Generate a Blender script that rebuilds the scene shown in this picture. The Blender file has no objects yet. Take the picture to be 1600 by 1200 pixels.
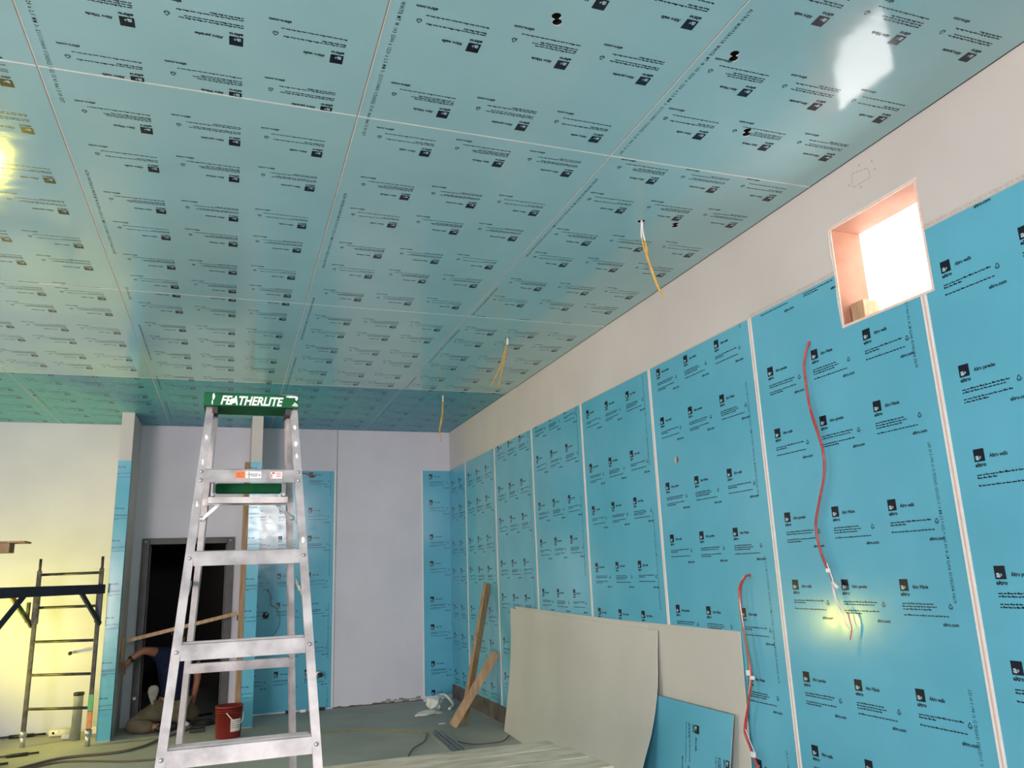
import bpy, bmesh, math, random
import numpy as np
from mathutils import Vector, Matrix

random.seed(7)
S = bpy.context.scene
COL = S.collection
PI = math.pi

# ------------------------------------------------------------------ camera, sky, lights, exposure
cam_d = bpy.data.cameras.new('camera')
cam_d.sensor_width = 36.0
cam_d.lens = 1218.7081 / 1600 * 36.0
cam_d.clip_start = 0.05
cam = bpy.data.objects.new('camera', cam_d)
COL.objects.link(cam)
_r = Vector((0.942205, -0.332993, -0.036961))
_u = Vector((-0.04425, -0.233033, 0.971462))
_f = Vector((0.332103, 0.91368, 0.234299))
cam.matrix_world = Matrix(((_r.x, _u.x, -_f.x, -2.8684), (_r.y, _u.y, -_f.y, -10.5963),
                           (_r.z, _u.z, -_f.z, 1.5754), (0, 0, 0, 1)))
S.camera = cam

S.view_settings.view_transform = 'Standard'
S.view_settings.look = 'None'
S.view_settings.gamma = 1.0
S.view_settings.use_curve_mapping = False
S.view_settings.exposure = 0.28

world = bpy.data.worlds.new('overcast_sky')
S.world = world
world.use_nodes = True
world.node_tree.nodes['Background'].inputs[0].default_value = (1.0, 0.90, 0.88, 1)
world.node_tree.nodes['Background'].inputs[1].default_value = 6.2

def area_light(name, loc, direction, sx, sy, power, color):
    d = bpy.data.lights.new(name, 'AREA')
    d.shape = 'RECTANGLE'; d.size = sx; d.size_y = sy; d.energy = power; d.color = color
    o = bpy.data.objects.new(name, d); COL.objects.link(o)
    o.location = loc
    o.rotation_euler = Vector(direction).to_track_quat('-Z', 'Z').to_euler()
    return o

# daylight: open loading door and a small high window behind the camera, plus an unseen opening added in the left wall as fill
area_light('door_daylight', (-7.05, -14.12, 1.25), (0.12, 1, -0.5), 2.4, 2.2, 400, (1.0, 0.84, 0.81))
area_light('high_window_daylight', (-1.85, -14.12, 3.12), (0, 1, -0.25), 1.5, 0.6, 100, (1.0, 0.92, 0.90))
area_light('side_fill', (-8.70, -5.8, 1.8), (1, 0, -0.45), 3.0, 1.6, 36, (1.0, 0.88, 0.82))  # added fill from an unseen side opening, evens out the right wall
# halogen work lamp standing on the floor just left of the frame, its head tipped up
LAMP = Vector((-5.57, -1.06, 0.735))
ld = bpy.data.lights.new('work_lamp_bulb', 'AREA')
ld.shape = 'DISK'; ld.size = 0.19
ld.energy = 34; ld.color = (1.0, 0.88, 0.06)
lo = bpy.data.objects.new('work_lamp_bulb', ld); COL.objects.link(lo)
lo.location = LAMP
lo.rotation_euler = Vector((0.75, 0.05, 0.50)).to_track_quat('-Z', 'Y').to_euler()

# ------------------------------------------------------------------ dimensions
H = 3.533           # ceiling height
BT = 2.994          # top of the blue wall sheets
XL = -8.6           # left wall
YF = -14.0          # wall behind the camera
A3 = 1.2025; W = 1.222
SEAMX = [-A3 - i * W for i in range(7)]      # ceiling seams running away from the camera
SEAMY = [-2.526, -5.030, -7.535, -10.04, -12.54]

# ------------------------------------------------------------------ materials
MATS = {}
def nodes_of(m):
    m.use_nodes = True
    nt = m.node_tree
    return nt, nt.nodes, nt.links, nt.nodes['Principled BSDF']

def mat(name, c1, c2=None, scale=6.0, rough=0.6, spec=0.5, bump=0.0, bscale=None, metal=0.0, detail=4.0,
        lo=0.35, hi=0.65, stretch=(1, 1, 1), emit=None, estr=0.0, rvar=0.0):
    if name in MATS: return MATS[name]
    m = bpy.data.materials.new(name); MATS[name] = m
    nt, N, L, p = nodes_of(m)
    p.inputs['Roughness'].default_value = rough
    p.inputs['Specular IOR Level'].default_value = spec
    p.inputs['Metallic'].default_value = metal
    tc = N.new('ShaderNodeTexCoord'); mp = N.new('ShaderNodeMapping')
    mp.inputs['Scale'].default_value = stretch
    L.new(tc.outputs['Object'], mp.inputs['Vector'])
    no = N.new('ShaderNodeTexNoise'); no.inputs['Scale'].default_value = scale; no.inputs['Detail'].default_value = detail
    L.new(mp.outputs['Vector'], no.inputs['Vector'])
    rp = N.new('ShaderNodeValToRGB')
    rp.color_ramp.elements[0].position = lo; rp.color_ramp.elements[1].position = hi
    rp.color_ramp.elements[0].color = (*c1, 1); rp.color_ramp.elements[1].color = (*(c2 or c1), 1)
    L.new(no.outputs['Fac'], rp.inputs['Fac'])
    L.new(rp.outputs['Color'], p.inputs['Base Color'])
    if rvar:
        mr = N.new('ShaderNodeMapRange')
        mr.inputs['To Min'].default_value = max(0, rough - rvar); mr.inputs['To Max'].default_value = rough + rvar
        L.new(no.outputs['Fac'], mr.inputs['Value']); L.new(mr.outputs['Result'], p.inputs['Roughness'])
    if bump:
        nb = N.new('ShaderNodeTexNoise'); nb.inputs['Scale'].default_value = bscale or scale * 4
        nb.inputs['Detail'].default_value = 5
        L.new(mp.outputs['Vector'], nb.inputs['Vector'])
        bp = N.new('ShaderNodeBump'); bp.inputs['Strength'].default_value = bump; bp.inputs['Distance'].default_value = 0.01
        L.new(nb.outputs['Fac'], bp.inputs['Height']); L.new(bp.outputs['Normal'], p.inputs['Normal'])
    if emit:
        p.inputs['Emission Color'].default_value = (*emit, 1); p.inputs['Emission Strength'].default_value = estr
    return m

def film_mat(name, c1, c2, rough, spec, bump):
    """glossy blue protective film with faint rub marks and a slightly wavy surface"""
    m = bpy.data.materials.new(name); MATS[name] = m
    nt, N, L, p = nodes_of(m)
    tc = N.new('ShaderNodeTexCoord')
    n1 = N.new('ShaderNodeTexNoise'); n1.inputs['Scale'].default_value = 2.2; n1.inputs['Detail'].default_value = 6
    L.new(tc.outputs['Object'], n1.inputs['Vector'])
    rp = N.new('ShaderNodeValToRGB')
    rp.color_ramp.elements[0].position = 0.35; rp.color_ramp.elements[1].position = 0.68
    rp.color_ramp.elements[0].color = (*c1, 1); rp.color_ramp.elements[1].color = (*c2, 1)
    L.new(n1.outputs['Fac'], rp.inputs['Fac']); L.new(rp.outputs['Color'], p.inputs['Base Color'])
    n2 = N.new('ShaderNodeTexNoise'); n2.inputs['Scale'].default_value = 9; n2.inputs['Detail'].default_value = 3
    mp = N.new('ShaderNodeMapping'); mp.inputs['Scale'].default_value = (1.0, 3.0, 1.5)
    mp.inputs['Rotation'].default_value = (0.2, 0.1, 0.7)
    L.new(tc.outputs['Object'], mp.inputs['Vector']); L.new(mp.outputs['Vector'], n2.inputs['Vector'])
    mr = N.new('ShaderNodeMapRange'); mr.inputs['From Min'].default_value = 0.3; mr.inputs['From Max'].default_value = 0.7
    mr.inputs['To Min'].default_value = rough * 0.75; mr.inputs['To Max'].default_value = rough * 1.35
    L.new(n2.outputs['Fac'], mr.inputs['Value']); L.new(mr.outputs['Result'], p.inputs['Roughness'])
    p.inputs['Specular IOR Level'].default_value = spec
    bp = N.new('ShaderNodeBump'); bp.inputs['Strength'].default_value = bump; bp.inputs['Distance'].default_value = 0.006
    L.new(n2.outputs['Fac'], bp.inputs['Height']); L.new(bp.outputs['Normal'], p.inputs['Normal'])
    return m

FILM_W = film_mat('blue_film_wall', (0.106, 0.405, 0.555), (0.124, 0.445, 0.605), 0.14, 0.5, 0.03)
FILM_C = film_mat('blue_film_ceiling', (0.33, 0.55, 0.585), (0.36, 0.59, 0.63), 0.10, 0.5, 0.06)  # grey of the ceiling's reflections is mixed into this base colour
FILM_M = film_mat('blue_film_ceiling_dull', (0.08, 0.33, 0.45), (0.09, 0.36, 0.48), 0.34, 0.2, 0.03)  # far row: rougher film, without the reflected grey in its colour
INK = mat('navy_print', (0.006, 0.009, 0.022), rough=0.25, spec=0.4)
INK_LIGHT = mat('knocked_out_print', (0.42, 0.58, 0.66), rough=0.3)
SHEET_EDGE = mat('white_sheet_edge', (0.75, 0.74, 0.72), rough=0.4)
DRYWALL = mat('drywall', (0.57, 0.545, 0.525), (0.62, 0.595, 0.575), scale=1.3, rough=0.85, spec=0.2, bump=0.05, bscale=60)
DRYWALL_B = mat('drywall_back', (0.585, 0.595, 0.66), (0.635, 0.645, 0.71), scale=1.6, rough=0.85, spec=0.2, bump=0.05, bscale=60)  # blue bounce light is put into the back wall colour
HOLE_SHADE = mat('hole_shade_black', (0.02, 0.018, 0.016), rough=0.95, spec=0.1)  # black on substrate and deck stands for the shade inside the holes
STRIP = mat('white_joint_strip', (0.78, 0.75, 0.72), (0.84, 0.81, 0.78), scale=20, rough=0.4)
TRIM_DULL = mat('dull_bead', (0.50, 0.46, 0.43), (0.56, 0.52, 0.49), scale=25, rough=0.6)
STRIP_PINK = mat('pink_joint_filler', (0.62, 0.44, 0.38), (0.68, 0.52, 0.46), scale=25, rough=0.6)
SEAM_DARK = mat('brown_seam_filler', (0.34, 0.25, 0.21), (0.42, 0.32, 0.28), scale=20, rough=0.7)
CONC = mat('concrete_floor', (0.33, 0.325, 0.295), (0.49, 0.485, 0.44), scale=1.1, rough=0.75, spec=0.3, bump=0.12, bscale=35, detail=9, lo=0.3, hi=0.72)
CURB = mat('concrete_curb', (0.085, 0.075, 0.065), (0.17, 0.155, 0.14), scale=4, rough=0.9, spec=0.2, bump=0.3, bscale=40, detail=8)
ALU = mat('aluminium', (0.33, 0.305, 0.315), (0.55, 0.515, 0.525), scale=13, rough=0.42, spec=0.5, metal=0.35, detail=8, bump=0.03, rvar=0.12)
ALU_D = mat('aluminium_dull', (0.42, 0.40, 0.40), (0.55, 0.53, 0.53), scale=18, rough=0.45, metal=0.5, detail=8)
STEEL = mat('galvanised_steel', (0.42, 0.44, 0.45), (0.55, 0.57, 0.58), scale=30, rough=0.4, metal=0.7)
GREEN = mat('green_paint', (0.005, 0.085, 0.030), (0.008, 0.12, 0.042), scale=9, rough=0.55, spec=0.15)
PAINT_W = mat('white_paint', (0.85, 0.85, 0.84), rough=0.5)
ORANGE = mat('orange_sticker', (0.85, 0.24, 0.04), rough=0.5)
REDPRINT = mat('red_sticker_print', (0.62, 0.10, 0.10), rough=0.5)
GREY_STK = mat('grey_sticker_print', (0.25, 0.25, 0.27), rough=0.5)
WOOD = mat('pale_timber', (0.38, 0.245, 0.145), (0.53, 0.36, 0.225), scale=5, rough=0.7, spec=0.2, stretch=(8, 8, 0.9), detail=6, bump=0.08)
WOOD_D = mat('brown_timber', (0.25, 0.16, 0.09), (0.38, 0.255, 0.155), scale=5, rough=0.75, spec=0.2, stretch=(8, 8, 0.9), detail=6, bump=0.08)
WOOD_G = mat('dusty_plank', (0.54, 0.435, 0.32), (0.80, 0.67, 0.52), scale=3, rough=0.95, spec=0.03, stretch=(2.2, 6, 6), detail=10, bump=0.2, lo=0.3, hi=0.7)
REVEAL = mat('pine_reveal', (0.28, 0.14, 0.085), (0.36, 0.19, 0.13), scale=5, rough=0.7, spec=0.2, bump=0.08)
SHEET_G = mat('grey_sheet_back', (0.52, 0.515, 0.47), (0.57, 0.565, 0.515), scale=1.4, rough=0.6, spec=0.3)
SCAF = mat('scaffold_dark_steel', (0.012, 0.013, 0.015), (0.075, 0.07, 0.058), scale=14, rough=0.5, metal=0.3, detail=8)
SCAF_BLUE = mat('scaffold_blue_steel', (0.005, 0.008, 0.022), (0.012, 0.02, 0.05), scale=10, rough=0.45, detail=6)
SCAF_GRN = mat('scaffold_green_mark', (0.10, 0.42, 0.14), (0.13, 0.50, 0.2), scale=20, rough=0.5)
SCAF_ORG = mat('scaffold_orange_mark', (0.75, 0.27, 0.06), (0.6, 0.2, 0.05), scale=20, rough=0.5)
YEL_WIRE = mat('yellow_wire', (0.60, 0.33, 0.05), (0.72, 0.45, 0.10), scale=30, rough=0.4)
RED_WIRE = mat('red_wire', (0.38, 0.03, 0.028), (0.50, 0.07, 0.065), scale=30, rough=0.35)
WHT_WIRE = mat('white_wire', (0.8, 0.78, 0.77), rough=0.4)
GRN_WIRE = mat('green_wire', (0.05, 0.25, 0.08), rough=0.4)
GREY_WIRE = mat('grey_cable', (0.22, 0.25, 0.24), rough=0.5)
BROWN_CORD = mat('brown_cord', (0.12, 0.095, 0.06), rough=0.6)
YEL_CORD = mat('yellow_cord', (0.22, 0.17, 0.05), (0.28, 0.21, 0.07), scale=30, rough=0.6)
BLACK = mat('black_plastic', (0.008, 0.008, 0.009), rough=0.5)
DOORFR = mat('door_frame_grey', (0.045, 0.047, 0.05), (0.065, 0.067, 0.07), scale=6, rough=0.5)
DARKROOM = mat('unlit_room_wall', (0.035, 0.033, 0.032), (0.045, 0.042, 0.04), scale=2, rough=0.9)  # near-black wall colour carries the darkness of the room
RED_PL = mat('red_plastic', (0.17, 0.014, 0.012), (0.21, 0.02, 0.016), scale=6, rough=0.4)
PVC = mat('grey_pipe', (0.20, 0.22, 0.20), (0.26, 0.28, 0.26), scale=8, rough=0.5)
CREAM = mat('cream_plastic', (0.72, 0.70, 0.60), rough=0.5)
BAG = mat('clear_plastic_film', (0.62, 0.64, 0.62), (0.75, 0.77, 0.75), scale=10, rough=0.25, bump=0.3)
SKIN = mat('skin', (0.21, 0.088, 0.048), (0.26, 0.115, 0.065), scale=12, rough=0.55)  # darkened: the doorway's dim light is put into the skin colour
NAVY = mat('navy_cotton', (0.006, 0.010, 0.026), (0.010, 0.015, 0.038), scale=20, rough=0.9, spec=0.1)  # shirt colour deepened for the dim light in the doorway
KHAKI = mat('khaki_cloth', (0.095, 0.08, 0.052), (0.135, 0.112, 0.073), scale=9, rough=0.9, spec=0.1, bump=0.2, bscale=14)  # trouser colour deepened too, holding the doorway's shade
RAG = mat('grey_rag', (0.22, 0.22, 0.20), (0.30, 0.30, 0.27), scale=12, rough=0.9, bump=0.2)
HAIR = mat('black_hair', (0.006, 0.005, 0.004), (0.012, 0.010, 0.008), scale=40, rough=0.6)
LAMP_GLASS = mat('lamp_glass', (1, 0.9, 0.5), rough=0.3, emit=(1.0, 0.85, 0.2), estr=20)
LAMP_BODY = mat('lamp_body_yellow', (0.6, 0.36, 0.02), rough=0.4)
LINING = mat('pale_pine_lining', (0.78, 0.58, 0.48), (0.85, 0.68, 0.60), scale=30, rough=0.7)
PENCIL = mat('pencil_line', (0.30, 0.29, 0.29), rough=0.9)

# ------------------------------------------------------------------ helpers
def link_mesh(name, me, parent=None, mats=()):
    for m in mats: me.materials.append(m)
    o = bpy.data.objects.new(name, me); COL.objects.link(o)
    if parent is not None: o.parent = parent
    return o

def wloc(o):
    """where an object stands in the world (nothing here is rotated)"""
    p = Vector((0, 0, 0))
    while o is not None: p = p + o.location; o = o.parent
    return p

def obj(name, bm, m, parent=None, smooth=False, recalc=True):
    """link a bmesh as ONE object; parent given in the parent's space through its location"""
    if recalc: bmesh.ops.recalc_face_normals(bm, faces=bm.faces)
    me = bpy.data.meshes.new(name)
    if parent is not None:
        bm.transform(Matrix.Translation(-wloc(parent)))
    bm.to_mesh(me); bm.free()
    ms = m if isinstance(m, (list, tuple)) else [m]
    if smooth:
        for p in me.polygons: p.use_smooth = True
    return link_mesh(name, me, parent, ms)

def tag(o, label=None, cat=None, group=None, kind=None):
    if label: o['label'] = label
    if cat: o['category'] = cat
    if group: o['group'] = group
    if kind: o['kind'] = kind
    return o

def thing(name, label, cat, loc, group=None):
    o = bpy.data.objects.new(name, None); COL.objects.link(o)
    o.location = loc
    o.matrix_world = Matrix.Translation(Vector(loc))
    o.empty_display_size = 0.1
    return tag(o, label, cat, group)

def V(*a): return Vector(a)

def box(bm, a, b, mi=0, bev=0.0):
    a = Vector(a); b = Vector(b)
    lo_ = V(*(min(a[i], b[i]) for i in range(3))); hi_ = V(*(max(a[i], b[i]) for i in range(3)))
    r = bmesh.ops.create_cube(bm, size=1.0)
    vs = r['verts']
    for v in vs:
        v.co = V(*(lo_[i] + (v.co[i] + 0.5) * (hi_[i] - lo_[i]) for i in range(3)))
    fs = list({f for v in vs for f in v.link_faces})
    for f in fs: f.material_index = mi
    if bev:
        bmesh.ops.bevel(bm, geom=list({e for f in fs for e in f.edges}), offset=bev, segments=1, affect='EDGES')
    return bm

def prism(bm, prof, p0, p1, ax, ay, prof1=None, mi=0):
    """loft a closed 2D profile (in axes ax, ay) from p0 to p1"""
    p0 = Vector(p0); p1 = Vector(p1); ax = Vector(ax); ay = Vector(ay)
    prof1 = prof1 or prof
    A = [bm.verts.new(p0 + ax * q[0] + ay * q[1]) for q in prof]
    B = [bm.verts.new(p1 + ax * q[0] + ay * q[1]) for q in prof1]
    n = len(prof); fs = []
    for i in range(n):
        fs.append(bm.faces.new((A[i], A[(i + 1) % n], B[(i + 1) % n], B[i])))
    fs.append(bm.faces.new(A[::-1])); fs.append(bm.faces.new(B))
    for f in fs: f.material_index = mi
    return bm

def rect(w, h): return [(-w / 2, -h / 2), (w / 2, -h / 2), (w / 2, h / 2), (-w / 2, h / 2)]

def beam(bm, p0, p1, w, h, up=(0, 0, 1), mi=0):
    d = (Vector(p1) - Vector(p0)).normalized(); up = Vector(up)
    ax = d.cross(up)
    if ax.length < 1e-4: ax = d.cross(V(0, 1, 0))
    ax.normalize(); ay = ax.cross(d).normalized()
    return prism(bm, rect(w, h), p0, p1, ax, ay, mi=mi)

def smooth_path(pts, n=6):
    P = [Vector(p) for p in pts]; out = []
    for i in range(len(P) - 1):
        p0 = P[max(i - 1, 0)]; p1 = P[i]; p2 = P[i + 1]; p3 = P[min(i + 2, len(P) - 1)]
        for k in range(n):
            t = k / n
            out.append(0.5 * ((2 * p1) + (p2 - p0) * t + (2 * p0 - 5 * p1 + 4 * p2 - p3) * t * t + (3 * p1 - p0 - 3 * p2 + p3) * t ** 3))
    out.append(P[-1]); return out

def tube(bm, pts, r, seg=8, smooth=True, mi=0, n=6, cap=True):
    P = smooth_path(pts, n) if smooth and len(pts) > 2 else [Vector(p) for p in pts]
    rings = []; prev = None
    for i, p in enumerate(P):
        d = (P[min(i + 1, len(P) - 1)] - P[max(i - 1, 0)]).normalized()
        if prev is None:
            a = d.orthogonal().normalized()
        else:
            a = (prev - d * prev.dot(d)).normalized()
        prev = a; b = d.cross(a)
        rr = r[i] if isinstance(r, (list, tuple)) else r
        rings.append([bm.verts.new(p + (a * math.cos(2 * PI * k / seg) + b * math.sin(2 * PI * k / seg)) * rr) for k in range(seg)])
    for i in range(len(rings) - 1):
        for k in range(seg):
            f = bm.faces.new((rings[i][k], rings[i][(k + 1) % seg], rings[i + 1][(k + 1) % seg], rings[i + 1][k]))
            f.material_index = mi; f.smooth = True
    if cap:
        f = bm.faces.new(rings[0][::-1]); f.material_index = mi
        f = bm.faces.new(rings[-1]); f.material_index = mi
    return bm

def lathe(bm, prof, c, seg=24, axis='Z', sx=1.0, sy=1.0):
    """prof: list of (radius, height), open or closed by radius 0"""
    c = Vector(c); rings = []
    def put(x, y, z):
        if axis == 'Z': return c + V(x, y, z)
        if axis == 'X': return c + V(z, x, y)
        return c + V(x, z, y)
    for r, z in prof:
        rings.append([bm.verts.new(put(r * sx * math.cos(2 * PI * k / seg), r * sy * math.sin(2 * PI * k / seg), z)) for k in range(seg)])
    for i in range(len(rings) - 1):
        for k in range(seg):
            f = bm.faces.new((rings[i][k], rings[i][(k + 1) % seg], rings[i + 1][(k + 1) % seg], rings[i + 1][k])); f.smooth = True
    return bm

def NB(): return bmesh.new()

def slab(name, outer, holes, M, depth, mats, parent=None):
    """flat sheet with holes: 2D outlines (u, v), front face on the plane of M, body going -N by depth"""
    cu = bpy.data.curves.new('tmp', 'CURVE'); cu.dimensions = '2D'; cu.fill_mode = 'BOTH'; cu.extrude = depth / 2
    for loop in [outer] + holes:
        sp = cu.splines.new('POLY'); sp.points.add(len(loop) - 1)
        for q, pt in zip(loop, sp.points): pt.co = (q[0], q[1], 0, 1)
        sp.use_cyclic_u = True
    t = bpy.data.objects.new('tmp', cu)
    me = bpy.data.meshes.new_from_object(t)
    bpy.data.objects.remove(t); bpy.data.curves.remove(cu)
    me.transform(Matrix.Translation((0, 0, -depth / 2))); me.transform(M)
    me.name = name
    return me

def circle(cx, cy, rx, ry=None, n=20):
    return [(cx + rx * math.cos(2 * PI * k / n), cy + (ry or rx) * math.sin(2 * PI * k / n)) for k in range(n)]

def frame(O, U, Vv):
    U = Vector(U); Vv = Vector(Vv); N = U.cross(Vv)
    return Matrix(((U.x, Vv.x, N.x, O[0]), (U.y, Vv.y, N.y, O[1]), (U.z, Vv.z, N.z, O[2]), (0, 0, 0, 1)))

# ------------------------------------------------------------------ flat print on the film (lettering as very thin geometry of the sheet)
_TXT = {}
def glyphs(s, shear=0.0, bold=0.0, res=2, space=1.0):
    """triangles of a text normalised to width 1, cap height as it comes; returns (V[n,2], T[m,3], width, capheight)"""
    k = (s, shear, bold, res, space)
    if k in _TXT: return _TXT[k]
    cu = bpy.data.curves.new('t', 'FONT'); cu.body = s; cu.size = 1.0; cu.shear = shear; cu.offset = bold; cu.space_character = space; cu.resolution_u = res
    o = bpy.data.objects.new('t', cu)
    me = bpy.data.meshes.new_from_object(o)
    me.calc_loop_triangles()
    vs = np.array([v.co[:2] for v in me.vertices], float).reshape(-1, 2)
    ts = np.array([t.vertices[:] for t in me.loop_triangles], int).reshape(-1, 3)
    bpy.data.objects.remove(o); bpy.data.curves.remove(cu); bpy.data.meshes.remove(me)
    _TXT[k] = (vs, ts); return _TXT[k]

class Print:
    def __init__(s): s.v = []; s.t = []; s.m = []; s.n = 0
    def add(s, v, t, m=0):
        v = np.asarray(v, float); t = np.asarray(t, int)
        s.v.append(v); s.t.append(t + s.n); s.m.append(np.full(len(t), m)); s.n += len(v)
    def quad(s, u0, v0, u1, v1, m=0):
        s.add([(u0, v0), (u1, v0), (u1, v1), (u0, v1)], [(0, 1, 2), (0, 2, 3)], m)
    def text(s, body, u, v, width, height, m=0, rot=False, **kw):
        """left-bottom at (u, v), squeezed to width and x/cap height"""
        vs, ts = glyphs(body, **kw)
        mn = vs.min(0); mx = vs.max(0)
        base = 0.0; cap = glyphs('A')[0][:, 1].max()
        q = np.empty_like(vs)
        q[:, 0] = (vs[:, 0] - mn[0]) / (mx[0] - mn[0]) * width
        q[:, 1] = vs[:, 1] / cap * height
        if rot: q = np.stack([-q[:, 1], q[:, 0]], 1)
        s.add(q + np.array([u, v]), ts, m)
    def arrays(s):
        if not s.v: return np.zeros((0, 2)), np.zeros((0, 3), int), np.zeros(0, int)
        return np.concatenate(s.v), np.concatenate(s.t), np.concatenate(s.m)

rngp = random.Random(3)
def greek(pr, u0, u1, v, h):
    """a line of print too small to read: a row of short strokes, word by word"""
    u = u0
    while u < u1 - 0.004:
        w = min(rngp.uniform(0.009, 0.026), u1 - u)
        pr.quad(u, v, u + w, v + h * 0.62)
        if rngp.random() < 0.7: pr.quad(u, v + h * 0.62, u + w * rngp.uniform(0.15, 0.5), v + h)
        u += w + 0.0035

def recycle_icon(pr, cu, cv, s):
    pts = [(cu, cv + s * 0.55), (cu - s * 0.5, cv - s * 0.35), (cu + s * 0.5, cv - s * 0.35)]
    for i in range(3):
        a = np.array(pts[i]); b = np.array(pts[(i + 1) % 3]); d = (b - a) / np.linalg.norm(b - a); n = np.array([-d[1], d[0]]) * s * 0.07
        a2 = a + d * s * 0.06; b2 = b - d * s * 0.2
        pr.add([a2 - n, b2 - n, b2 + n, a2 + n], [(0, 1, 2), (0, 2, 3)])
        pr.add([b2 - n * 2.2, b2 + d * s * 0.16, b2 + n * 2.2], [(0, 1, 2)])
    pr.quad(cu - s * 0.36, cv - s * 0.62, cu + s * 0.36, cv - s * 0.5)

def make_block(kind, res):
    pr = Print()
    pr.quad(0, -0.052, 0.049, 0, 0)
    pr.text('a', 0.007, -0.044, 0.017, 0.023, 1, bold=0.03, res=res)
    pr.quad(0.024, -0.0375, 0.033, -0.0340, 1); pr.quad(0.0265, -0.041, 0.0300, -0.030, 1)
    pr.text('altro', 0.000, -0.0725, 0.050, 0.0150, 0, bold=0.042, res=res)
    word = {'walls': 'Altro walls', 'wande': 'Altro W\u00e4nde', 'paredes': 'Altro paredes'}[kind]
    pr.text(word, 0.070, -0.041, {'walls': 0.080, 'wande': 0.086, 'paredes': 0.098}[kind], 0.0150, 0, bold=0.034, res=res)
    if kind == 'walls':
        L_ = [(0.0, 0.228, -0.109), (0.0, 0.09, -0.121), (0.0, 0.238, -0.152)]
    elif kind == 'wande':
        L_ = [(0.0, 0.175, -0.109), (0.0, 0.184, -0.121), (0.0, 0.155, -0.133), (0.0, 0.240, -0.158)]
    else:
        L_ = [(0.0, 0.222, -0.109), (0.0, 0.20, -0.121), (0.0, 0.226, -0.150), (0.0, 0.115, -0.162)]
    for a, b, v in L_: greek(pr, a, b, v, 0.0075)
    recycle_icon(pr, 0.256, -0.113, 0.021)
    pr.text('altro.com', 0.204, -0.195, 0.078, 0.0140, 0, bold=0.036, res=res)
    return pr.arrays()

BLOCKS = {(k, r): make_block(k, r) for k in ('walls', 'wande', 'paredes') for r in (1, 2)}
ROW_A = ('paredes', 'wande', 'walls'); ROW_B = ('walls', 'paredes', 'wande')
STR_W = 'ALTRO WHITEROCK WHITE MT W 104 3000 x 1220 x 2.5 MM 3- 2112231325 12092022 21 31 Am1 5 09 SDT'
STR_C = 'ALTRO WHITEROCK WHITE MT W 103 2500 x 1220 x 2.5 MM 3- 2111110400 11202022 15 41 Am1 5 09 SDT'

def clip_tris(v, t, m, rc):
    """clip triangles to a rectangle (u0, v0, u1, v1)"""
    if len(t) == 0: return v, t, m
    u0, v0, u1, v1 = rc
    P = v[t]
    inside = ((P[:, :, 0] >= u0) & (P[:, :, 0] <= u1) & (P[:, :, 1] >= v0) & (P[:, :, 1] <= v1)).all(1)
    outside = (P[:, :, 0] < u0).all(1) | (P[:, :, 0] > u1).all(1) | (P[:, :, 1] < v0).all(1) | (P[:, :, 1] > v1).all(1)
    cross = ~inside & ~outside
    nv = [P[inside].reshape(-1, 2)]; nm = [m[inside]]
    for k in np.nonzero(cross)[0]:
        poly = [tuple(q) for q in P[k]]
        for ax, val, sg in ((0, u0, 1), (0, u1, -1), (1, v0, 1), (1, v1, -1)):
            out = []
            for i in range(len(poly)):
                a = poly[i]; b = poly[(i + 1) % len(poly)]
                da = (a[ax] - val) * sg; db = (b[ax] - val) * sg
                if da >= 0: out.append(a)
                if (da >= 0) != (db >= 0):
                    s_ = da / (da - db); out.append((a[0] + (b[0] - a[0]) * s_, a[1] + (b[1] - a[1]) * s_))
            poly = out
            if len(poly) < 3: break
        if len(poly) >= 3:
            for i in range(1, len(poly) - 1):
                nv.append(np.array([poly[0], poly[i], poly[i + 1]])); nm.append(np.array([m[k]]))
    vv = np.concatenate(nv) if nv else np.zeros((0, 2)); mm = np.concatenate(nm)
    return vv, np.arange(len(vv)).reshape(-1, 3), mm

def film_print(rects, ref, ref_row, u_first, vtext, res, strlen, period, body, vstr0, flip_gap=(0.357, 0.466)):
    """lettering of one sheet in sheet coordinates: rows go down from ref; rects = visible areas"""
    pr = Print()
    vmin = min(r[1] for r in rects); vmax = max(r[3] for r in rects)
    umin = min(r[0] for r in rects); umax = max(r[2] for r in rects)
    # rows: A -> B is the small gap, B -> A the large gap (going down)
    rows = [(ref, ref_row)]
    v, row = ref, ref_row
    while v > vmin - 0.3:
        v -= flip_gap[0] if row == 'A' else flip_gap[1]
        row = 'B' if row == 'A' else 'A'; rows.append((v, row))
    v, row = ref, ref_row
    while v < vmax + 0.3:
        v += flip_gap[1] if row == 'A' else flip_gap[0]
        row = 'B' if row == 'A' else 'A'; rows.append((v, row))
    for v, row in rows:
        for i, kind in enumerate(ROW_A if row == 'A' else ROW_B):
            u = u_first + 0.367 * i
            if u > umax or u + 0.3 < umin: continue
            bv, bt, bm_ = BLOCKS[(kind, res)]
            pr.add(bv + np.array([u, v]), bt); pr.m[-1] = bm_
    if vtext is not None:
        k0 = math.floor((vmin - vstr0) / period) - 1
        for k in range(k0, k0 + 8):
            pr.text(body, vtext + 0.006, vstr0 + k * period, strlen, 0.0145, 0, rot=True, res=1, space=1.45, bold=0.02)
    v, t, m = pr.arrays()
    outs = [clip_tris(v, t, m, rc) for rc in rects]
    n = 0; V_, T_, M_ = [], [], []
    for a, b, c in outs:
        V_.append(a); T_.append(b + n); M_.append(c); n += len(a)
    return np.concatenate(V_), np.concatenate(T_), np.concatenate(M_)

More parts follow.
